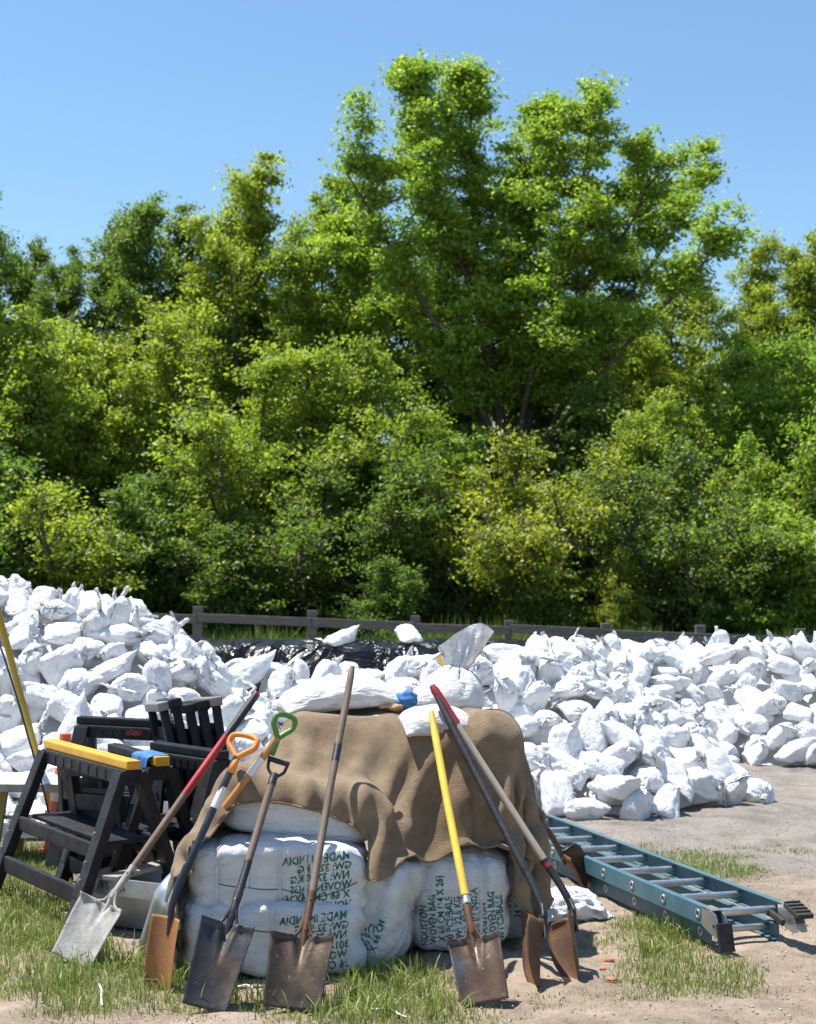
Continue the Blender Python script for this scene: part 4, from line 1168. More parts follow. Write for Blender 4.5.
def blade_mesh(width, length, kind, n=22, mm=26):
    """grid across u and down v (v = 0 at the tip); local x across, z up the blade, y = towards the back"""
    U, Vv = np.meshgrid(np.linspace(-1, 1, n), np.linspace(0, 1, mm))
    w = np.ones_like(U) * width / 2
    if kind == 'round':
        w = width / 2 * np.where(Vv < 0.6, np.clip(1 - (1 - Vv / 0.6) ** 2.0, 0.0006, 1) ** 0.72, 1.0) * (1 - 0.30 * np.clip((Vv - 0.80) / 0.20, 0, 1) ** 2)
    elif kind == 'square': w = width / 2 * (0.93 + 0.10 * Vv)
    elif kind == 'long': w = width / 2 * (0.86 + 0.20 * Vv)
    elif kind == 'scoop': w = width / 2 * (1.0 - 0.16 * Vv)
    X = U * w; Z = Vv * length
    Y = np.zeros_like(U)
    if kind in ('square', 'long'):
        Y += -0.030 * np.abs(U) ** 3.5 * (0.35 + 0.65 * Vv)                       # sides curl to the front
        Y += 0.035 * (Vv - 0.45) ** 2 * np.where(Vv > 0.45, 1.4, -0.6)            # lengthwise dish
        fr = np.clip((Vv - 0.42) / 0.58, 0, 1)
        Y += 0.024 * fr * np.exp(-(U / (0.05 + 0.22 * fr)) ** 2)                  # hollow frog under the socket
        Y += -0.010 * np.exp(-((np.abs(U) - 0.34 * fr) / 0.10) ** 2) * fr
        Y += -0.016 * np.clip((Vv - 0.95) / 0.05, 0, 1) * (np.abs(U) > 0.25)      # turned steps
    elif kind == 'round':
        Y += -0.062 * (np.abs(U) ** 2.0) * (w / (width / 2)) + 0.050 * np.clip(Vv - 0.5, 0, 1) ** 2 - 0.04 * (0.6 - np.minimum(Vv, 0.6)) ** 2
        fr = np.clip((Vv - 0.45) / 0.55, 0, 1); Y += 0.018 * fr * np.exp(-(U / 0.22) ** 2)
        Y += -0.014 * np.clip((Vv - 0.94) / 0.06, 0, 1) * (np.abs(U) > 0.25)
    elif kind == 'scoop':
        Y += -0.10 * np.clip((np.abs(U) - 0.55) / 0.45, 0, 1) ** 1.6 - 0.14 * np.clip((Vv - 0.72) / 0.28, 0, 1) ** 2
        for c in (-0.4, 0, 0.4): Y += 0.006 * np.exp(-((U - c) / 0.07) ** 2)
    elif kind == 'flat':
        Y += -0.03 * U ** 2 + 0.03 * (Vv - 0.5) ** 2
        X = U * width / 2 * np.where(Vv < 0.12, 0.90 + 0.8 * Vv, 1.0)
        Z = Z + 0.03 * (np.abs(U) ** 2) * (Vv < 0.3) * (0.3 - Vv)
    Y -= Y[-1, n // 2] if kind != 'scoop' else 0
    me = mesh('blade', np.stack([X, Y, Z], -1).reshape(-1, 3), grid_faces(n, mm))
    bm = bmesh.new(); bm.from_mesh(me)
    bmesh.ops.solidify(bm, geom=bm.faces, thickness=0.0028)
    bmesh.ops.recalc_face_normals(bm, faces=bm.faces)
    bm.to_mesh(me); bm.free()
    me.polygons.foreach_set('use_smooth', [True] * len(me.polygons))
    return me
def straight(z0, z1, n=10): return [(0, 0, z0 + (z1 - z0) * k / (n - 1)) for k in range(n)]
def d_grip(kind, z):
    """handle end: returns [(name, mesh data)]"""
    if kind == 'steel':
        y1 = tube_data(catmull([(0, 0, z - 0.03), (0.012, 0, z), (0.042, 0, z + 0.035), (0.050, 0, z + 0.085)], 5), 0.0085, 8)
        y2 = tube_data(catmull([(0, 0, z - 0.03), (-0.012, 0, z), (-0.042, 0, z + 0.035), (-0.050, 0, z + 0.085)], 5), 0.0085, 8)
        cb = tube_data([(-0.058, 0, z + 0.09), (-0.04, 0, z + 0.09), (0.04, 0, z + 0.09), (0.058, 0, z + 0.09)], 0.014, 10)
        return merge_data([y1, y2]), cb
    w = 0.062 if kind == 'loop' else 0.078
    pts = [(0, 0, z - 0.01), (0.5 * w, 0, z + 0.025), (w, 0, z + 0.062), (w * 0.92, 0, z + 0.105), (0.35 * w, 0, z + 0.118), (-0.35 * w, 0, z + 0.118), (-w * 0.92, 0, z + 0.105), (-w, 0, z + 0.062), (-0.5 * w, 0, z + 0.025), (0, 0, z - 0.01)]
    loop = tube_data(catmull(pts, 5), 0.0150 if kind == 'loop' else 0.0185, 10, False, 1.0 if kind == 'loop' else 0.8)
    neck = tube_data([(0, 0, z - 0.10), (0, 0, z - 0.05), (0, 0, z)], [0.0215, 0.0205, 0.016], 10)
    return loop, neck
def shovel(tip, top, face, segs, blade, socket, label, grip=None, neck=(0.0, 0.0), extra=()):
    """tip and top in world space; segs = [(from, to, radius, material)] along the shaft as fractions of its length;
    blade = (width, length, kind, material); socket = (length, material); neck = bend of shaft against blade"""
    tip, top = Vector(tip), Vector(top)
    a = (top - tip); L = a.length; a.normalize()
    f = Vector(face); f = (f - a * f.dot(a)).normalized()
    y = -f; x = y.cross(a)
    root = empty('shovel', tip)
    root.matrix_world = Matrix(((x.x, y.x, a.x, tip.x), (x.y, y.y, a.y, tip.y), (x.z, y.z, a.z, tip.z), (0, 0, 0, 1)))
    bw, bl, kind, bmat = blade; sl_, smat = socket
    ang, off = neck
    bo = obj('blade', blade_mesh(bw, bl, kind), MAT[bmat], root)
    bo.rotation_euler = (ang, 0, 0)
    btop = Vector((0, -math.sin(ang) * bl * 0.985, math.cos(ang) * bl * 0.985))
    bdir = Vector((0, -math.sin(ang), math.cos(ang)))
    # socket: forked strap out of the blade, then a tapering tube swung round onto the shaft line
    s0 = btop - bdir * 0.07
    z1 = bl + sl_
    bend = btop + bdir * 0.055; N1 = Vector((0, btop.y * 0.92 - math.sin(ang) * 0.03, z1)); TOP = Vector((0, 0, L))
    pth = catmull([tuple(s0), tuple(btop), tuple(bend), tuple(bend.lerp(N1, 0.55) + Vector((0, btop.y * 0.06, 0))), tuple(N1 - (TOP - N1).normalized() * 0.03), tuple(N1)], 6)
    rr = np.interp(np.linspace(0, 1, len(pth)), [0, 0.25, 0.5, 1], [0.010, 0.014, 0.0165, 0.0195])
    so = obj('socket', tube_mesh('socket', pth, rr, 12), MAT[smat], root)
    if kind in ('square', 'long', 'round'):
        for sgn in (-1, 1):                                    # shoulders that sweep up from the steps into the socket
            fp = catmull([(sgn * bw * (0.33 if kind == 'round' else 0.45), 0, bl * 0.985), (sgn * bw * 0.22, 0.001, bl * 0.99 + 0.004), (sgn * 0.026, 0.002, bl + 0.022), (sgn * 0.010, 0.0, bl + 0.07)], 6)
            kx = np.abs(fp[:, 0]) / (bw * 0.5); fp[:, 1] -= 0.004 + (0.050 * kx ** 2 if kind == 'round' else 0.040 * kx ** 2)
            sho = obj('shoulder', tube_mesh('shoulder', fp, np.linspace(0.0045, 0.0085, len(fp)), 8), MAT[smat], root); sho.rotation_euler = (ang, 0, 0)
        for zz in (0.35, 0.75):
            q = pth[int(zz * (len(pth) - 1))]
            obj('rivet', tube_mesh('rivet', [(q[0], q[1] - 0.021, q[2]), (q[0], q[1] - 0.016, q[2])], 0.0045, 8), MAT[smat], root)
    N0 = N1 - (TOP - N1).normalized() * 0.04
    for (fa, fb, r, mt) in segs:
        n = 9; zz = [N0.lerp(TOP, q) for q in np.linspace(fa, fb, n)]
        rad = np.full(n, r); 
        if fb >= 0.999 and grip is None: rad[-1] *= 0.72
        obj('handle' if mt not in ('red_grip', 'white_tape', 'aluminium') else ('grip' if mt == 'red_grip' else 'band'), tube_mesh('handle', [(0.0015 * math.sin(q.z * 5), q.y, q.z) for q in zz], rad, 12), MAT[mt], root)
    if grip:
        gk, gm, gm2, tw = grip
        d1, d2 = d_grip(gk, 0.0)
        g1 = obj('grip', mesh('grip', *d1), MAT[gm], root); g2 = obj('grip_bar' if gk == 'steel' else 'grip_neck', mesh('grip_bar', *d2), MAT[gm2], root)
        for q in (g1, g2):
            tl_ = math.atan2((TOP - N1).y, (TOP - N1).z)
            q.scale = (0.84, 0.84, 0.84); q.location = tuple(N0.lerp(TOP, 0.905)); q.rotation_euler = (-tl_, 0, tw)
    tag(root, label, 'shovel', 'shovels leaning on the covered bales')
    return root
CAMV = Vector((0, -1, 0.25))
G = on_ground
def lean_at(tip, px, py, D, gap=0.022):
    """handle end on the sight line of a pixel, as deep as it can go while the shaft stays clear of canvas and bales"""
    solids = [TARP] + [BVHTree.FromPolygons([r_.matrix_basis @ v_.co for v_ in c_.data.vertices], [list(p_.vertices) for p_ in c_.data.polygons])
                       for r_ in (L1, L2, M1, R1, R2, U1) for c_ in COL.objects if c_.parent == r_ and c_.name.startswith('wrapping')]
    while D > 6.2:
        top = at(px, py, D); ok = True
        for t in np.linspace(0.30, 0.99, 40):
            p = tip.lerp(top, t)
            for s_ in solids:
                h = s_.find_nearest(p, gap)
                if h[0] is not None: ok = False
                else:
                    e = Vector((0, 0, EYE)); dr = (p - e); hit = s_.ray_cast(e, dr.normalized(), dr.length)
                    if hit[0] is not None: ok = False
                if not ok: break
            if not ok: break
        if ok: return top
        D -= 0.03
    return at(px, py, 6.6)
def sunk(px, py, d=0.012):
    p = G(px, py); p.z -= d; return p
shovel(sunk(76, 962), lean_at(sunk(76, 962), 257, 693, 7.40), (-0.1, -0.60, 1.0), [(0, 0.42, 0.0175, 'wood_dark'), (0.42, 0.745, 0.0185, 'red'), (0.745, 0.99, 0.0195, 'black'), (0.99, 1.0, 0.0185, 'red')],
       (0.245, 0.285, 'square', 'cement'), (0.20, 'cement'), 'leftmost shovel with red and black handle and cement caked blade', neck=(R(9), 0))
shovel(sunk(162, 988), lean_at(sunk(162, 988), 243, 744, 6.64), (-0.62, -0.8, 0.1), [(0, 0.50, 0.0165, 'navy'), (0.50, 0.66, 0.0168, 'chipped'), (0.66, 0.90, 0.0165, 'navy')],
       (0.165, 0.300, 'flat', 'rust_orange'), (0.20, 'navy'), 'shovel with orange grip, bent dark shaft and orange rusty blade', ('cup', 'orange', 'orange', R(15)), (R(17), 0))
shovel(sunk(150, 958), lean_at(sunk(150, 958), 288, 724, 7.02), (0.62, 0.78, 0.0), [(0, 0.30, 0.0185, 'peeling'), (0.30, 0.62, 0.0165, 'wood_tan'), (0.62, 0.745, 0.0172, 'white_tape'), (0.745, 0.90, 0.0168, 'wood_tan')],
       (0.31, 0.42, 'scoop', 'aluminium'), (0.16, 'peeling'), 'aluminium scoop with green grip and taped wooden shaft', ('loop', 'green', 'green', R(70)), (R(-21), 0))
shovel(sunk(205, 1008), lean_at(sunk(205, 1008), 278, 764, 6.60), CAMV, [(0, 0.28, 0.0165, 'black'), (0.28, 0.86, 0.0165, 'wood_dark'), (0.84, 0.92, 0.0185, 'steel_dark')],
       (0.205, 0.345, 'long', 'steel_dark'), (0.14, 'steel_dark'), 'shovel with black steel grip and long dark narrow blade', ('steel', 'steel_dark', 'black', R(10)), (R(6), 0))
shovel(sunk(293, 1009), lean_at(sunk(293, 1009), 352, 667, 6.96), CAMV + Vector((-0.1, 0, 0)), [(0, 0.58, 0.0165, 'wood_dark'), (0.57, 0.64, 0.0182, 'black'), (0.64, 1.0, 0.0165, 'wood_dark')],
       (0.245, 0.295, 'square', 'steel_brown'), (0.20, 'rust'), 'shovel with long plain dark wooden handle, the tallest handle', None, (R(6), 0))
shovel(sunk(485, 1003), lean_at(sunk(485, 1003), 431, 712, 6.92), CAMV, [(0, 0.035, 0.0195, 'aluminium'), (0.035, 1.0, 0.0175, 'yellow')],
       (0.205, 0.270, 'square', 'steel_blue'), (0.20, 'rust'), 'square shovel with long yellow handle', None, (R(5), 0))
shovel(sunk(549, 988), lean_at(sunk(549, 988), 437, 697, 7.05), (-1.0, -0.02, 0.0), [(0, 1.0, 0.0185, 'black')],
       (0.22, 0.30, 'round', 'rust'), (0.26, 'steel_dark'), 'round shovel with black taped handle, blade seen edge on', None, (R(-17), 0))
shovel(sunk(588, 979), lean_at(sunk(588, 979), 432, 686, 7.08), (-0.93, -0.36, 0.0), [(0, 0.02, 0.0188, 'red_grip'), (0.02, 0.78, 0.0172, 'wood_grey'), (0.78, 1.0, 0.0205, 'red_grip')],
       (0.225, 0.295, 'round', 'rust'), (0.26, 'black'), 'round rusty shovel with grey wooden handle and red end grip', None, (R(-18), 0))
shovel(sunk(578, 890), (0.36, 8.12, 0.98), (0.85, -0.45, 0.4), [(0, 1.0, 0.0170, 'wood_dark')],
       (0.20, 0.26, 'round', 'rust'), (0.16, 'rust'), 'shovel mostly behind the canvas, only its rusty blade showing by the ladder', None, (R(6), 0))

# ------------------------------------------------------------------ extension ladder lying on the ground
MAT['blue'] = worn('blue fibreglass', (0.048, 0.125, 0.160), (0.078, 0.168, 0.205), 5, 0.4, 0.7, (0.4, 0.6), 0, 0.15, 60, speck=(0.15, 0.22, 0.25))
MAT['rung'] = worn('brushed aluminium rung', (0.46, 0.47, 0.48), (0.58, 0.58, 0.57), 9, 0.4, 0.65, (0.28, 0.45), 0.85, 0.1, 50)
MAT['rubber'] = worn('black rubber', (0.018, 0.018, 0.018), (0.04, 0.038, 0.036), 12, rough=(0.7, 0.9))
lad = empty('extension_ladder')
pn = Vector((1.395, 6.93, 0)); ld = Vector((-0.278, 0.9606, 0)); lx = Vector((0.9606, 0.278, 0))
lad.matrix_world = Matrix(((lx.x, ld.x, 0, pn.x), (lx.y, ld.y, 0, pn.y), (0, 0, 1, gz(pn.x, pn.y + 1) + 0.004), (0, 0, 0, 1)))
def channel(x, sgn, z0, h, y0, y1, w=0.034, t=0.006):
    """C rail open towards the rungs"""
    prof_ = [(0, 0), (w, 0), (w, t), (t, t), (t, h - t), (w, h - t), (w, h), (0, h)]
    V = [(x + sgn * a, y, z0 + c) for y in (y0, y1) for a, c in prof_]
    n = len(prof_); F = [[k, (k + 1) % n, n + (k + 1) % n, n + k] for k in range(n)] + [list(range(n))[::-1], list(range(n, 2 * n))]
    me = mesh('side_rail', V, F, False)
    bm = bmesh.new(); bm.from_mesh(me); bmesh.ops.recalc_face_normals(bm, faces=bm.faces)
    bmesh.ops.bevel(bm, geom=[e for e in bm.edges if e.calc_face_angle(0) > 0.5], offset=0.0015, segments=1, affect='EDGES'); bm.to_mesh(me); bm.free()
    return me
LW, LL = 0.425, 3.7
for (x, sg, z0, h, y0, y1) in ((0, 1, 0.092, 0.086, 0.02, LL), (LW, -1, 0.092, 0.086, 0.02, LL), (0.036, 1, 0.006, 0.080, 0.10, LL - 0.05), (LW - 0.036, -1, 0.006, 0.080, 0.10, LL - 0.05)):
    obj('side_rail', channel(x, sg, z0, h, y0, y1), MAT['blue'], lad)
def ring(r0, r1, d, seg=20):
    a = np.linspace(0, 2 * np.pi, seg, endpoint=False); V = []
    for rr_, x in ((r0, 0), (r1, 0), (r1, -d), (r0, -d)):
        V += [(x, rr_ * math.cos(q), rr_ * math.sin(q)) for q in a]
    F = [[k * seg + j, k * seg + (j + 1) % seg, ((k + 1) % 4) * seg + (j + 1) % seg, ((k + 1) % 4) * seg + j] for k in range(4) for j in range(seg)]
    return mesh('rung_collar', V, F)
rg_me = tube_mesh('rung', [(0.006, 0, 0), (0.1, 0, 0), (0.3, 0, 0), (LW - 0.006, 0, 0)], 0.0175, 14)
rg2_me = tube_mesh('rung', [(0.042, 0, 0), (0.2, 0, 0), (LW - 0.042, 0, 0)], 0.0165, 12)
cl_me = ring(0.012, 0.023, 0.004); hole_me = tube_mesh('rung_hole', [(0.002, 0, 0), (-0.0015, 0, 0)], 0.0125, 14)  # flat black disc stands in for the shade inside the hollow rung
for k in range(10):
    y = 0.16 + k * 0.365
    r_ = obj('rung', rg_me, MAT['rung'], lad); r_.location = (0, y, 0.136)
    for me_, mt_ in ((cl_me, 'rung'), (hole_me, 'rubber')):
        c_ = obj('collar' if mt_ == 'rung' else 'rung_hole_shade', me_, MAT[mt_], r_); c_.location = (0 if mt_ == 'rung' else -0.001, 0, 0)
    if k < 9:
        r2 = obj('rung', rg2_me, MAT['rung'], lad); r2.location = (0, y + 0.045, 0.047)
        c_ = obj('collar', cl_me, MAT['rung'], r2); c_.location = (0.036, 0, 0)
for (x, sg) in ((-0.004, 1), (LW + 0.004, -1)):
    ft = empty('foot'); ft.parent = lad
    V = [(0, 0.10, 0.172), (0, 0.10, 0.094), (0, -0.03, 0.062), (0, -0.075, 0.075), (0, -0.03, 0.165), (0, 0.02, 0.180)]
    me = mesh('bracket', V + [(sg * -0.006, b_, c_) for (a_, b_, c_) in V], [list(range(6)), list(range(6, 12))[::-1]] + [[k, (k + 1) % 6, 6 + (k + 1) % 6, 6 + k] for k in range(6)], False)
    weld(me)
    bk = obj('foot_bracket', me, MAT['rung'], ft); bk.location = (x, 0, 0)
    bk2 = obj('foot_bracket', me, MAT['rung'], ft); bk2.location = (x + sg * 0.046, 0, 0)
    top_ = obj('bracket_top', box_mesh('bracket_top', (0.05, 0.11, 0.004), 0.001, 1), MAT['rung'], ft); top_.location = (x + sg * 0.022, 0.055, 0.1815)
    if sg > 0: pd = bar_mesh('tread', (x + sg * 0.022, -0.055, 0.135), (x + sg * 0.022, -0.085, 0.012), 0.075, 0.020, Vector((0, 1, 0)), 0.004)
    else: pd = bar_mesh('tread', (x + sg * 0.022, 0.02, 0.186), (x + sg * 0.022, -0.105, 0.150), 0.085, 0.022, Vector((0, 0, 1)), 0.004)
    obj('tread', pd, MAT['rubber'], ft)
    obj('bolt', tube_mesh('bolt', [(x - sg * 0.010, -0.015, 0.115), (x - sg * 0.004, -0.015, 0.115)], 0.009, 8), MAT['rubber'], ft)
    for q in range(4 if sg < 0 else 0):
        obj('tread_rib', bar_mesh('tread_rib', (x + sg * 0.062, 0.01 - q * 0.03, 0.197 - q * 0.0086), (x - sg * 0.018, 0.01 - q * 0.03, 0.197 - q * 0.0086), 0.010, 0.008, Vector((0, 0, 1)), 0.002), MAT['rubber'], ft)
lk = obj('rung_lock', bar_mesh('rung_lock', (LW - 0.055, 0.17, 0.125), (LW - 0.06, 0.02, 0.10), 0.02, 0.03, Vector((0, 0, 1)), 0.004), MAT['rubber'], lad)
obj('rung_lock', bar_mesh('rung_lock', (0.16, 0.80, 0.06), (0.26, 0.79, 0.075), 0.02, 0.02, Vector((0, 0, 1)), 0.004), MAT['rubber'], lad)
st_ = obj('sticker', box_mesh('sticker', (0.0012, 0.035, 0.03), 0), worn('faded sticker', (0.55, 0.60, 0.62), (0.40, 0.46, 0.5), 20), lad); st_.location = (-0.0012, 2.28, 0.137)
tag(lad, 'blue fibreglass extension ladder lying on the ground', 'ladder')

# ------------------------------------------------------------------ sawhorses
MAT['saw_black'] = worn('dusty black plastic', (0.009, 0.0095, 0.011), (0.024, 0.025, 0.028), 5, 0.38, 0.72, (0.45, 0.7), 0, 0.35, 50, speck=(0.06, 0.06, 0.06), spec=0.3)
MAT['saw_yellow'] = worn('amber plastic beam', (0.72, 0.37, 0.025), (0.56, 0.28, 0.025), 6, 0.45, 0.75, (0.4, 0.6), 0, 0.2, 60, speck=(0.3, 0.17, 0.05))
MAT['grey_steel'] = worn('scuffed grey steel', (0.19, 0.18, 0.17), (0.33, 0.31, 0.29), 7, 0.4, 0.7, (0.4, 0.6), 0.4, 0.3, 50)
def sawhorse(a, b, h, label, beam='saw_yellow', spread=0.62, drop=0.05, tilt=0.0):
    """a, b = ground points under the two ends of the beam"""
    a, b = Vector(a), Vector(b); d = b - a; d.z = 0; W = d.length
    rz = math.atan2(d.y, d.x)
    root = empty('sawhorse', ((a.x + b.x) / 2, (a.y + b.y) / 2, (a.z + b.z) / 2))
    root.rotation_euler = (0, math.atan2(-(b.z - a.z), W), rz)
    hw = W / 2
    bm_ = obj('beam', box_mesh('beam', (W, 0.075, 0.045), 0.008, 2, (0, 0, h - 0.0225)), MAT[beam], root)
    obj('beam_groove', box_mesh('beam_groove', (W * 0.96, 0.012, 0.006), 0.002, 1, (0, 0, h + 0.001)), MAT[beam], bm_)
    obj('top_rail', box_mesh('top_rail', (W * 0.985, 0.105, 0.075), 0.010, 2, (0, 0, h - 0.084)), MAT['saw_black'], root)
    for s in (-1, 1):
        lean = s * spread / 2
        for e in (-1, 1):
            top_ = (e * (hw - 0.045), s * 0.045, h - 0.06); bot = (e * (hw - 0.005), lean, 0.0)
            lg = obj('leg', bar_mesh('leg', bot, top_, 0.056, 0.085, Vector((1, 0, 0)), 0.006, 0.048, 0.088), MAT['saw_black'], root)
            k = Vector(bot).lerp(Vector(top_), 0.30)
            obj('leg_knee', bar_mesh('leg_knee', Vector(bot).lerp(Vector(top_), 0.20) + Vector((0, s * 0.003, 0)), k + Vector((0, s * 0.003, 0)), 0.058, 0.095, Vector((1, 0, 0)), 0.012), MAT['saw_black'], lg)
        def lv(t): return (s * 0.045 * t + lean * (1 - t), (h - 0.06) * t)
        y_, z_ = lv(0.22); obj('crossbar', box_mesh('crossbar', (W - 0.07, 0.030, 0.085), 0.008, 2, (0, y_, z_)), MAT['saw_black'], root)
        y_, z_ = lv(0.50); obj('shelf', box_mesh('shelf', (W - 0.08, 0.030, 0.075), 0.008, 2, (0, y_, z_)), MAT['saw_black'], root)
    y_, z_ = 0, 0
    obj('tray', box_mesh('tray', (W - 0.10, 0.225, 0.022), 0.006, 2, (0, 0, (h - 0.06) * 0.50 + 0.03)), MAT['saw_black'], root)
    obj('hinge_brace', bar_mesh('hinge_brace', (0.06, -0.10, (h - 0.06) * 0.45), (-0.05, 0.08, (h - 0.06) * 0.20), 0.09, 0.02, Vector((0, 1, 0)), 0.004), MAT['saw_black'], root)
    for s in (-1, 1):
        for e in (-1, 1):
            for t in (0.33, 0.44, 0.62):
                y_, z_ = s * 0.045 * t + s * spread / 2 * (1 - t), (h - 0.06) * t
                obj('bolt', tube_mesh('bolt', [(e * (hw - 0.005 - 0.04 * t), y_ + s * 0.046, z_), (e * (hw - 0.005 - 0.04 * t), y_ + s * 0.036, z_)], 0.008, 8), MAT['grey_steel'], root)
    for k in range(9): obj('rib', box_mesh('rib', (0.008, 0.113, 0.05), 0.002, 1, (-hw * 0.8 + k * hw * 0.2, 0, h - 0.086)), MAT['saw_black'], root)
    tag(root, label, 'sawhorse', 'black plastic sawhorses beside the bales')
    return root
def gp(x, y): return Vector((x, y, gz(x, y)))
a_, b_ = at(48, 741, 8.25), at(132, 766, 7.42)
sawhorse(gp(a_.x, a_.y), gp(b_.x, b_.y), 0.80, 'front sawhorse with the amber yellow top beam')
a_, b_ = at(112, 752, 8.35), at(160, 768, 7.80)
sh2 = sawhorse(gp(a_.x, a_.y), gp(b_.x, b_.y), 0.78, 'sawhorse with yellow beam end and a blue rag hanging on it', 'saw_black')
obj('beam_end', box_mesh('beam_end', (0.09, 0.08, 0.05), 0.008, 2, ((Vector(b_) - Vector(a_)).xy.length / 2 - 0.03, 0, 0.78 - 0.022)), MAT['saw_yellow'], sh2)
a_, b_ = at(74, 728, 9.1), at(168, 724, 9.0)
sh3 = sawhorse(gp(a_.x, a_.y), gp(b_.x, b_.y), 0.87, 'all black sawhorse standing furthest back, facing the camera', 'saw_black')
obj('sticker', box_mesh('sticker', (0.10, 0.002, 0.028), 0, 1, (0.08, -0.0545, 0.79)), MAT['red_grip'], sh3)
a_, b_ = at(153, 745, 8.35), at(222, 770, 7.95)
sawhorse(gp(a_.x, a_.y), gp(b_.x, b_.y), 0.80, 'all black sawhorse next to the canvas, below the tilted folded ones', 'saw_black')
# folded sawhorses leaning as a pack
def folded(base, lean_x, rz, h, label, edge='saw_black'):
    root = empty('folded_sawhorse', base); root.rotation_euler = (R(-4), lean_x, rz)
    for s in (-1, 1):
        obj('leg', bar_mesh('leg', (0.0, s * 0.27, 0), (0.0, s * 0.25, h), 0.05, 0.045, Vector((1, 0, 0)), 0.006), MAT['saw_black'], root)
    obj('beam', box_mesh('beam', (0.065, 0.60, 0.05), 0.008, 2, (0, 0, h + 0.02)), MAT[edge], root)
    for t in (0.2, 0.5, 0.78): obj('crossbar', box_mesh('crossbar', (0.035, 0.52, 0.09), 0.008, 2, (0, 0, h * t)), MAT['saw_black'], root)
    obj('panel', box_mesh('panel', (0.012, 0.46, h * 0.55), 0.003, 1, (0.012, 0, h * 0.62)), MAT['saw_black'], root)
    tag(root, label, 'sawhorse', 'folded black sawhorses packed together'); return root
for i, lab in enumerate(('folded sawhorse with a grey edge, leftmost of the tilted pack', 'folded black sawhorse second from the left in the tilted pack', 'folded black sawhorse in the middle of the tilted pack', 'folded black sawhorse second from the right in the tilted pack', 'folded sawhorse with a pale edge, rightmost of the tilted pack')):
    p = at(196 + i * 9.5, 850, 8.72 - 0.02 * i)
    folded((p.x, p.y, gz(p.x, p.y)), R(-13 + 1.2 * i), R(18), 0.98 + 0.02 * math.sin(i * 2.1), lab, 'grey_steel' if i in (0, 4) else 'saw_black')

for i, lab in enumerate(('folded black sawhorse standing inside the front sawhorse, nearer the trough', 'folded black sawhorse standing inside the front sawhorse, nearer the cone')):
    p = at(112 - i * 22, 870, 8.0 + 0.28 * i)
    folded((p.x, p.y, gz(p.x, p.y)), R(-8 + 5 * i), R(38), 0.66, lab)
# blue rag on the second sawhorse
def rag(name, o, w, l, mat, seed, label, cat):
    n, mm = 18, 26
    U, Vv = np.meshgrid(np.linspace(-0.5, 0.5, n), np.linspace(0, 1, mm))
    s = Vv * l; r = 0.08
    Y = np.where(s < r, s - r, 0.0); Zz = np.where(s < r, 0.0, -(s - r))
    nn = vnoise(seed)
    q = np.stack([U * 9, Vv * 2.2, U * 0], -1); f = nn(q)
    X = U * w * (1 - 0.35 * Vv) + 0.010 * nn(q * 0.7 + 5)
    Yp = -Y - np.where(s < r, 0, 0.022 * np.abs(f) + 0.004 + 0.03 * Vv); Zp = Zz + 0.006 * np.where(s < r, np.abs(f), 0) - 0.05 * Vv * np.abs(U) * l * 8 * 0.2
    me = mesh(name, np.stack([X, Yp, Zp], -1).reshape(-1, 3), grid_faces(n, mm))
    ob = obj(name, me, mat); ob.modifiers.new('thickness', 'SOLIDIFY').thickness = 0.003
    return tag(ob, label, cat)
MAT['blue_cloth'] = worn('blue rag', (0.035, 0.135, 0.36), (0.08, 0.24, 0.52), 9, 0.4, 0.65, (0.85, 0.95), 0, 0.5, 60)
p = at(150, 766, 7.90)
rg = rag('blue_rag', p, 0.24, 0.24, MAT['blue_cloth'], 4, 'crumpled blue rag draped over the yellow beam end', 'rag')
rg.matrix_world = sh2.matrix_basis @ Matrix.Translation((0.20, -0.042, 0.784))

# ------------------------------------------------------------------ aluminium trough with a marker scrawl, board across it
tr = empty('metal_trough')
p0 = at(76, 915, 7.42); p1 = at(150, 905, 7.20)
tl = Vector((p1.x - p0.x, p1.y - p0.y, 0)); rz = math.atan2(tl.y, tl.x) ; L_ = 0.66
tr.location = (p0.x, p0.y, gz(p0.x, p0.y)); tr.rotation_euler = (0, 0, rz)
def trough():
    prof_ = [(0.0, 0.245), (0.0, 0.165), (0.085, 0.0), (0.33, 0.0), (0.415, 0.165), (0.415, 0.245)]
    inn = [(0.401, 0.245), (0.401, 0.168), (0.325, 0.010), (0.09, 0.010), (0.014, 0.168), (0.014, 0.245)]
    out = []
    sec = prof_ + inn
    V = [(x, a, c) for x in (0, L_) for a, c in sec]; n = len(sec)
    F = [[k, (k + 1) % n, n + (k + 1) % n, n + k] for k in range(n)]
    for b0_ in (0, n): F += [[b0_ + q for q in (0, 1, 10, 11)], [b0_ + q for q in (1, 2, 9, 10)], [b0_ + q for q in (2, 3, 8, 9)], [b0_ + q for q in (3, 4, 7, 8)], [b0_ + q for q in (4, 5, 6, 7)]]
    me = mesh('trough', V, F, False); weld(me); return me
obj('channel', trough(), MAT['aluminium'], tr)
V = [(0.004, 0.002, 0.243), (0.004, 0.002, 0.165), (0.004, 0.087, 0.002), (0.004, 0.328, 0.002), (0.004, 0.413, 0.165), (0.004, 0.413, 0.243)]
me = mesh('end_plate', [(-0.004, y, z) for _, y, z in V] + [(0.0, y, z) for _, y, z in V], [list(range(6)), list(range(6, 12))] + [[k, (k + 1) % 6, 6 + (k + 1) % 6, 6 + k] for k in range(6)], False); weld(me)
obj('end_plate', me, MAT['aluminium'], tr)
e2 = obj('end_plate', me, MAT['aluminium'], tr); e2.location = (L_ + 0.004, 0, 0)
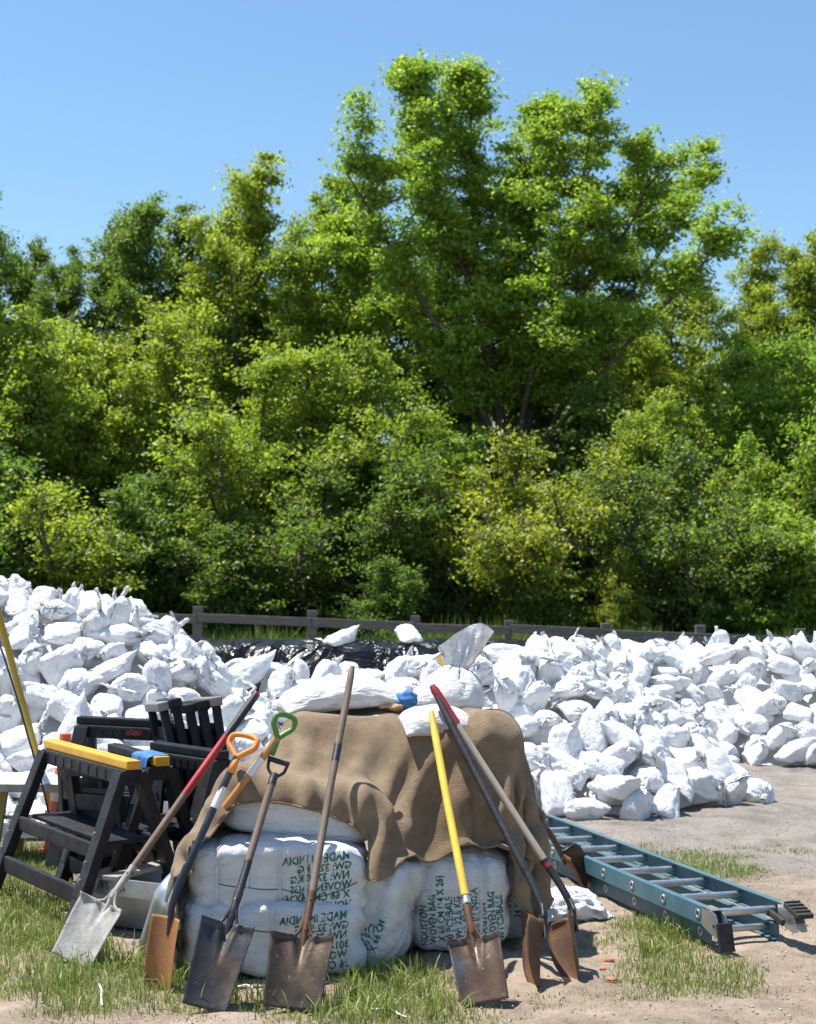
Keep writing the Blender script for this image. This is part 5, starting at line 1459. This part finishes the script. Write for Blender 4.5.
mk = catmull([(0.14, -0.002, 0.19), (0.145, -0.002, 0.225), (0.16, -0.002, 0.225), (0.165, -0.002, 0.192), (0.172, -0.002, 0.225), (0.19, -0.002, 0.222), (0.195, -0.002, 0.188)], 5)
obj('marker_scrawl', tube_mesh('marker_scrawl', mk, 0.0035, 6, True, 0.3), MAT['rubber'], tr)
mk = catmull([(0.26, -0.002, 0.225), (0.262, -0.002, 0.19), (0.28, -0.002, 0.188), (0.285, -0.002, 0.225), (0.30, -0.002, 0.19)], 5)
obj('marker_scrawl', tube_mesh('marker_scrawl', mk, 0.0035, 6, True, 0.3), MAT['rubber'], tr)
tag(tr, 'dull aluminium trough with a marker scrawl, under the front sawhorse', 'trough')
bd = obj('wooden_board', box_mesh('wooden_board', (0.09, 0.56, 0.022), 0.003, 1), MAT['wood_grey'])
c = tr.matrix_basis @ Vector((0.24, 0.22, 0.259)); bd.location = c; bd.rotation_euler = (0, 0, rz + R(4))
tag(bd, 'short wooden board laid across the aluminium trough', 'board')

# ------------------------------------------------------------------ things at the left edge
MAT['white_top'] = worn('scuffed white laminate', (0.62, 0.62, 0.60), (0.45, 0.44, 0.42), 6, 0.45, 0.75, (0.45, 0.6))
MAT['olive'] = worn('olive painted steel', (0.16, 0.135, 0.03), (0.24, 0.20, 0.05), 6, 0.4, 0.7, (0.4, 0.6), 0.2)
p = at(14, 780, 9.25)
tb = empty('work_table', (p.x, p.y, gz(p.x, p.y)), R(-4)); hT = p.z - gz(p.x, p.y)
obj('table_top', box_mesh('table_top', (0.95, 0.55, 0.03), 0.006, 2, (0, 0, hT)), MAT['white_top'], tb)
obj('rim', box_mesh('rim', (0.97, 0.012, 0.05), 0.003, 1, (0, -0.283, hT - 0.012)), MAT['grey_steel'], tb)
for sx_ in (-0.40, 0.0, 0.36):
    for sy in (-0.22, 0.22):
        obj('leg', bar_mesh('leg', (sx_ - 0.04, sy * 1.08, 0), (sx_ + 0.02, sy, hT - 0.016), 0.045, 0.03, Vector((0, 1, 0)), 0.003), MAT['olive'], tb)
obj('low_shelf', box_mesh('low_shelf', (0.86, 0.46, 0.02), 0.004, 1, (0, 0, 0.16)), MAT['white_top'], tb)
obj('brace', bar_mesh('brace', (-0.36, -0.2, hT * 0.55), (0.34, -0.2, hT * 0.60), 0.02, 0.03, Vector((0, 1, 0)), 0.003), MAT['grey_steel'], tb)
tag(tb, 'low white topped work table at the left edge', 'table')
MAT['pole'] = worn('yellow painted pole', (0.36, 0.27, 0.012), (0.28, 0.20, 0.012), 6, 0.4, 0.7, (0.35, 0.55), 0, 0.15)
pa, pb = sunk(62, 846), at(-16, 560, 9.15)
pb_ = pa + (pb - pa) * 1.05
po = obj('yellow_pole', tube_mesh('yellow_pole', [pa.lerp(pb_, k / 9) for k in range(10)], 0.021, 14), MAT['pole'])
tag(po, 'yellow pole slanting up out of the photo at the left edge', 'pole')
q0, q1 = at(-6, 630, 9.05), at(44, 792, 8.88)
co = obj('black_cord', tube_mesh('black_cord', catmull([q0 + (q0 - q1) * 0.15, q0.lerp(q1, 0.3) + Vector((0.012, 0, 0)), q0.lerp(q1, 0.7) + Vector((0.006, 0, 0)), q1, (q1.x + 0.09, q1.y, gz(q1.x, q1.y) + 0.01)], 8), 0.006, 8), MAT['navy'])
tag(co, 'thin dark cord running down beside the yellow pole', 'cord')
def traffic_cone(p, h, label):
    root = empty('traffic_cone', p)
    obj('base', box_mesh('base', (0.30, 0.30, 0.03), 0.012, 2, (0, 0, 0.015)), MAT['cone'], root)
    n = 24; zs = np.linspace(0.03, h, n); rs = np.interp(zs, [0.03, h - 0.05, h], [0.125, 0.038, 0.034])
    obj('cone_body', tube_mesh('cone_body', [(0, 0, z) for z in zs], rs, 24), MAT['cone'], root)
    for a, c in ((0.45, 0.60), (0.72, 0.82)):
        z_ = np.linspace(h * a, h * c, 5); obj('reflective_band', tube_mesh('reflective_band', [(0, 0, z) for z in z_], np.interp(z_, [0.03, h - 0.05, h], [0.127, 0.040, 0.036]), 24, False), MAT['white_tape'], root)
    tag(root, label, 'traffic cone', 'orange traffic cones behind the sawhorses'); return root
MAT['cone'] = worn('faded orange vinyl', (0.72, 0.10, 0.025), (0.62, 0.085, 0.03), 8, rough=(0.45, 0.6), bstr=0.1)
p = at(64, 840, 9.45); traffic_cone((p.x, p.y, gz(p.x, p.y)), 0.745, 'orange traffic cone behind the amber topped sawhorse, its tip above the beam')
p = at(123, 840, 9.35); traffic_cone((p.x, p.y, gz(p.x, p.y)), 0.56, 'orange traffic cone half hidden between two sawhorses')
# pale bucket behind the sawhorses
m_ = worn('pale pink plastic', (0.55, 0.44, 0.44), (0.66, 0.55, 0.55), 5, rough=(0.4, 0.5), bstr=0.1)
p = at(131, 830, 9.55); bk = empty('plastic_bucket', (p.x, p.y, gz(p.x, p.y)))
zz = [0.0, 0.02, 0.30, 0.62, 0.64, 0.66]; obj('bucket_body', tube_mesh('bucket_body', [(0, 0, z) for z in zz], [0.125, 0.13, 0.14, 0.150, 0.158, 0.158], 24), m_, bk)
a = np.linspace(0, math.pi, 16); obj('handle', tube_mesh('handle', [(0.158 * math.cos(q), -0.13 * math.sin(q), 0.62 - 0.05 * math.sin(q)) for q in a], 0.003, 6), MAT['grey_steel'], bk)
tag(bk, 'pale pinkish drum showing between the sawhorse tops', 'drum')

# ------------------------------------------------------------------ sacks and oddments on the canvas
def set_sack(k, p, up, yaw, sc, label, lift=0.0, name='sandbag', mat='sack_hero', cat='sandbag'):
    me = SACKS[k]
    o = obj(name, me); o.matrix_world = bag_matrix(p, up, yaw, sc)
    o.material_slots[0].link = 'OBJECT'; o.material_slots[0].material = MAT[mat]
    return tag(o, label, cat)
def fresh_sack(W, L, fill, lie, steps=200, seed=1, neck=0.0, NU=56, NV=48, pr=0.0014, fan=0.0, crease=0.006):
    """one sack filled to a fraction of its length, settled under its own weight: lying, or upright with an open mouth"""
    rng = np.random.default_rng(seed)
    du, dv = 2 * W / NU, L / (NV - 1); th = np.linspace(0, 2 * np.pi, NU, endpoint=False); s = np.linspace(0, 1, NV)
    vf = int(NV * fill); body = (np.arange(NV) <= vf).astype(float)[:, None, None]
    X = np.zeros((NV, NU, 3))
    X[..., 1] = W * 0.42 * np.cos(th)[None]; X[..., 0] = (s * L)[:, None]; X[..., 2] = 0.08 * np.sin(th)[None] * np.minimum(1, s * 9)[:, None]
    if not lie: X = X[..., [1, 2, 0]]
    X += rng.normal(0, 0.003, X.shape); P = X.copy(); mir = (-np.arange(NU)) % NU
    def con(A, B_, r0, ks, kc):
        d = B_ - A; l = np.sqrt((d * d).sum(-1, keepdims=True)) + 1e-9; e = (l - r0) / l; c = d * e * np.where(e > 0, ks, kc) * 0.5; A += c; B_ -= c
    X[..., 2] -= X[..., 2].min()
    P = X.copy()
    for it in range(steps):
        vel = (X - P) * 0.92; P = X.copy()
        tu = np.roll(X, -1, 1) - np.roll(X, 1, 1); tv = np.gradient(X, axis=0)
        nr = np.cross(tu, tv); nl = np.sqrt((nr * nr).sum(-1, keepdims=True)) + 1e-12
        c = (X * body).sum((0, 1)) / (body.sum() * NU); sg = np.sign(((X - c) * nr * body).sum())
        dep = np.clip((X[vf:vf + 1, :, 2].mean() - X[..., 2:3]) / 0.3, 0.15, 1.2) if not lie else 1.0
        vel += nr / nl * sg * body * pr * dep * min(1, it / 40)
        vel[..., 2] -= 0.0007 if lie else 0.0004
        if not lie:
            vel += (1 - body) * np.array([0.00012, 0.0001, 0.00075])
            ax_ = X.mean(1, keepdims=True); lat = (X - ax_)[..., 0:1]
            vel[..., 0:1] += (1 - body) * np.clip(lat * 0.03 + np.sign(lat) * 0.0003, -0.002, 0.002) * fan
        X = X + np.clip(vel, -0.012, 0.012)
        for _ in range(6):
            con(X[:, 0::2], X[:, 1::2], du, 0.95, 0.6)
            Xn = np.roll(X, -2, 1)[:, 0::2].copy(); X0 = Xn.copy(); con(X[:, 1::2], Xn, du, 0.95, 0.6); X[:, 0::2] += np.roll(Xn - X0, 1, 1)
            con(X[0:NV - 1:2], X[1:NV:2], dv, 0.95, 0.6); k = X[1:NV - 1:2]; con(k, X[2:NV:2][:len(k)], dv, 0.95, 0.6)
            for sh in (1, -1):
                B_ = np.roll(X, sh, 1)[1:NV:2].copy(); B0 = B_.copy(); con(X[0:NV - 1:2], B_, math.hypot(du, dv), 0.35, 0.25); X[1:NV:2] += np.roll(B_ - B0, -sh, 1)
            X[0] = 0.5 * (X[0] + X[0][mir])
            if lie: X[-1] += 0.7 * (0.5 * (X[-1] + X[-1][mir]) - X[-1])
            if neck and not lie:
                r_ = X[vf + 1]; cc = r_.mean(0); d = r_ - cc; l = np.sqrt((d * d).sum(-1, keepdims=True)) + 1e-9
                X[vf + 1] = cc + d * np.minimum(1, max(neck, 0.2 - it * 0.002) / l)
        X[..., 2] = np.maximum(X[..., 2], 0)
        onf = (X[..., 2:3] < 0.003); X = np.where(onf, X - (X - P) * np.array([0.5, 0.5, 0]), X)
    if not lie:                                                # the raised mouth slumps to one side and buckles
        t_ = np.clip((np.arange(NV) - vf - 1) / (NV - vf - 2), 0, 1)[:, None]; c_ = X[vf + 1].mean(0); u_ = (X[..., 0] - c_[0]) / 0.12
        hgt = X[..., 2] - c_[2]
        X[..., 2] = np.where(t_ > 0, c_[2] + hgt * (0.86 + 0.30 * np.clip(u_, -1.2, 1)), X[..., 2])
        X[..., 0] = np.where(t_ > 0, c_[0] + (X[..., 0] - c_[0]) * 0.92 + 0.02 * t_, X[..., 0])
        X[..., 1] += t_ * (0.022 * np.sin(u_ * 2.6 + 0.6) + 0.012 * np.sin(u_ * 7 + t_ * 4) - 0.02 * t_)
    wu, wv = np.meshgrid(np.arange(NU), np.arange(NV)); th2 = wu * 2 * np.pi / NU
    q = np.stack([np.cos(th2) * 4.2 + seed, np.sin(th2) * 4.2, wv * 0.13], -1)
    rid = 1 - 2.4 * np.abs(NZ[seed % 6](q)) + 0.5 * (1 - 2.4 * np.abs(NZ[(seed + 1) % 6](q * 2.1)))
    tu = np.roll(X, -1, 1) - np.roll(X, 1, 1); tv = np.gradient(X, axis=0); nn = np.cross(tu, tv); nn /= np.sqrt((nn * nn).sum(-1, keepdims=True)) + 1e-12
    X = X + nn * (np.minimum(1, np.minimum(wv, NV - 1 - wv) / 4.0) * crease * rid)[..., None]
    me = mesh('sack', X.reshape(-1, 3), grid_faces(NU, NV, True)); weld(me, 0.001)
    me.polygons.foreach_set('use_smooth', [True] * len(me.polygons)); me.materials.append(MAT['sack_hero'])
    return me
lying = fresh_sack(0.32, 0.50, 0.99, True, seed=4, pr=0.0045)
p = at(346, 712, 7.45); z = max(tarp_z(p.x + dx, p.y + dy) for dx in (-0.12, 0, 0.12) for dy in (-0.1, 0.1))
o = obj('sandbag', lying); o.location = (p.x - 0.27, p.y - 0.05, z - 0.02); o.rotation_euler = (0, R(-5), R(14)); o.scale = (0.95, 0.95, 0.78)
tag(o, 'full white sandbag lying on top of the canvas, left of the standing sack', 'sandbag')
standing = fresh_sack(0.47, 0.58, 0.60, False, seed=7, neck=0.060, pr=0.0065, fan=0.10)
p = at(438, 706, 7.50); z = tarp_z(p.x, p.y)
base_z = z
fl = obj('sandbag', fresh_sack(0.32, 0.44, 0.99, True, seed=9, pr=0.004)); fl.location = (p.x - 0.15, 7.12, tarp_z(p.x, 7.2) - 0.035); fl.rotation_euler = (R(16), R(4), R(10)); fl.scale = (0.66, 0.72, 0.62)
tag(fl, 'flat white sandbag on the canvas edge under the red shovel grip', 'sandbag')
o = obj('sandbag', standing); o.location = (p.x + 0.01, p.y, base_z - 0.005); o.rotation_euler = (0, 0, R(12)); o.scale = (0.92, 0.92, 0.92)
tag(o, 'white sack standing upright on the canvas, its open mouth gathered and raised', 'sandbag')
ys = obj('yellow_strip', bar_mesh('yellow_strip', at(438, 655, 7.78), at(472, 716, 7.70), 0.022, 0.012, Vector((0, 1, 0)), 0.002), MAT['yellow'])
tag(ys, 'narrow yellow strip slanting behind the standing sack', 'strip')
# work glove: blue back, tan palm
gl = empty('work_glove', at(401, 701, 7.40)); gl.location.z = tarp_z(gl.location.x, gl.location.y) + 0.012
def blob(seed, sx_, sy, sz, n=18):
    th, ph = np.meshgrid(np.linspace(0, 2 * np.pi, n, endpoint=False), np.linspace(0.02, np.pi - 0.02, n))
    V = np.stack([np.cos(th) * np.sin(ph), np.sin(th) * np.sin(ph), np.cos(ph)], -1); k = vnoise(seed)(V * 2.2 + 4)
    return (V * (1 + 0.28 * k)[..., None] * np.array([sx_, sy, sz])).reshape(-1, 3), [list(map(int, q)) for q in grid_faces(n, n, True)]
cf = obj('cuff', mesh('cuff', *blob(3, 0.050, 0.045, 0.045)), MAT['blue_cloth'], gl); cf.location = (0.03, 0, 0.045)
b2 = obj('back', mesh('back', *blob(5, 0.048, 0.04, 0.028)), MAT['blue_cloth'], gl); b2.location = (-0.02, 0.01, 0.022)
MAT['tan'] = worn('tan glove leather', (0.42, 0.25, 0.13), (0.52, 0.34, 0.2), 9, rough=(0.7, 0.9))
pm_ = obj('palm', mesh('palm', *blob(6, 0.045, 0.03, 0.020)), MAT['tan'], gl); pm_.location = (-0.025, -0.02, 0.012)
for k in range(4):
    a0 = Vector((-0.05, -0.03 + k * 0.018, 0.012)); obj('finger', tube_mesh('finger', catmull([a0, a0 + Vector((-0.03, -0.004, 0.004)), a0 + Vector((-0.052 - 0.006 * (k in (1, 2)), -0.002, -0.002))], 5), [0.0095] * 10 + [0.006], 8), MAT['tan'], gl)
obj('thumb', tube_mesh('thumb', catmull([(0.0, -0.03, 0.015), (-0.02, -0.055, 0.014), (-0.04, -0.062, 0.008)], 5), [0.010] * 10 + [0.006], 8), MAT['tan'], gl)
tag(gl, 'crumpled blue and tan work glove between the two sacks on the canvas', 'glove')
# empty sack thrown down by the round shovels
p = G(578, 912)
sc_ = fresh_sack(0.34, 0.50, 0.75, True, steps=160, seed=12, pr=0.003, crease=0.022)
o = obj('empty_sack', sc_); o.location = (p.x - 0.20, p.y - 0.06, gz(p.x, p.y) - 0.005); o.rotation_euler = (0, 0, R(12)); o.scale = (0.85, 0.9, 0.75)
o.material_slots[0].link = 'OBJECT'; o.material_slots[0].material = MAT['sack']
tag(o, 'slack white sack dropped on the soil beside the ladder', 'sack')
# small litter: string, brick chips
MAT['string'] = worn('white string', (0.72, 0.70, 0.66), (0.6, 0.57, 0.52), 12)
for i, (x0, y0, dx, dy, lab) in enumerate(((228, 985, 26, 6, 'white plastic string at the foot of the left bales'), (99, 985, 4, 22, 'short white string on bare soil below the leftmost shovel'), (372, 1010, 36, 8, 'white string on the grass at the bottom edge'))):
    q = [G(x0 + dx * t + 1.2 * math.sin(t * 5), y0 + dy * t + 2 * math.sin(t * 6 + i)) for t in np.linspace(0, 1, 7)]
    for k in q: k.z += 0.012
    tag(obj('string', tube_mesh('string', catmull(q, 5), 0.004, 6, True, 0.5), MAT['string']), lab, 'string')
MAT['brick'] = worn('brick chip', (0.42, 0.12, 0.06), (0.52, 0.2, 0.12), 20, rough=(0.8, 0.95))
for i, (x0, y0, s_, lab) in enumerate(((609, 961, 0.020, 'red brick chip nearest the ladder among those right of the round shovels'), (603, 969, 0.014, 'small red brick chip second from the ladder, right of the round shovels'), (612, 980, 0.016, 'flat red brick chip lowest of those right of the round shovels'))):
    q = G(x0, y0); me = mesh('brick_chip', *blob(20 + i, s_ * 1.3, s_, s_ * 0.55, 8), False)
    c_ = obj('brick_chip', me, MAT['brick']); c_.location = (q.x, q.y, q.z + s_ * 0.2); tag(c_, lab, 'brick chip')
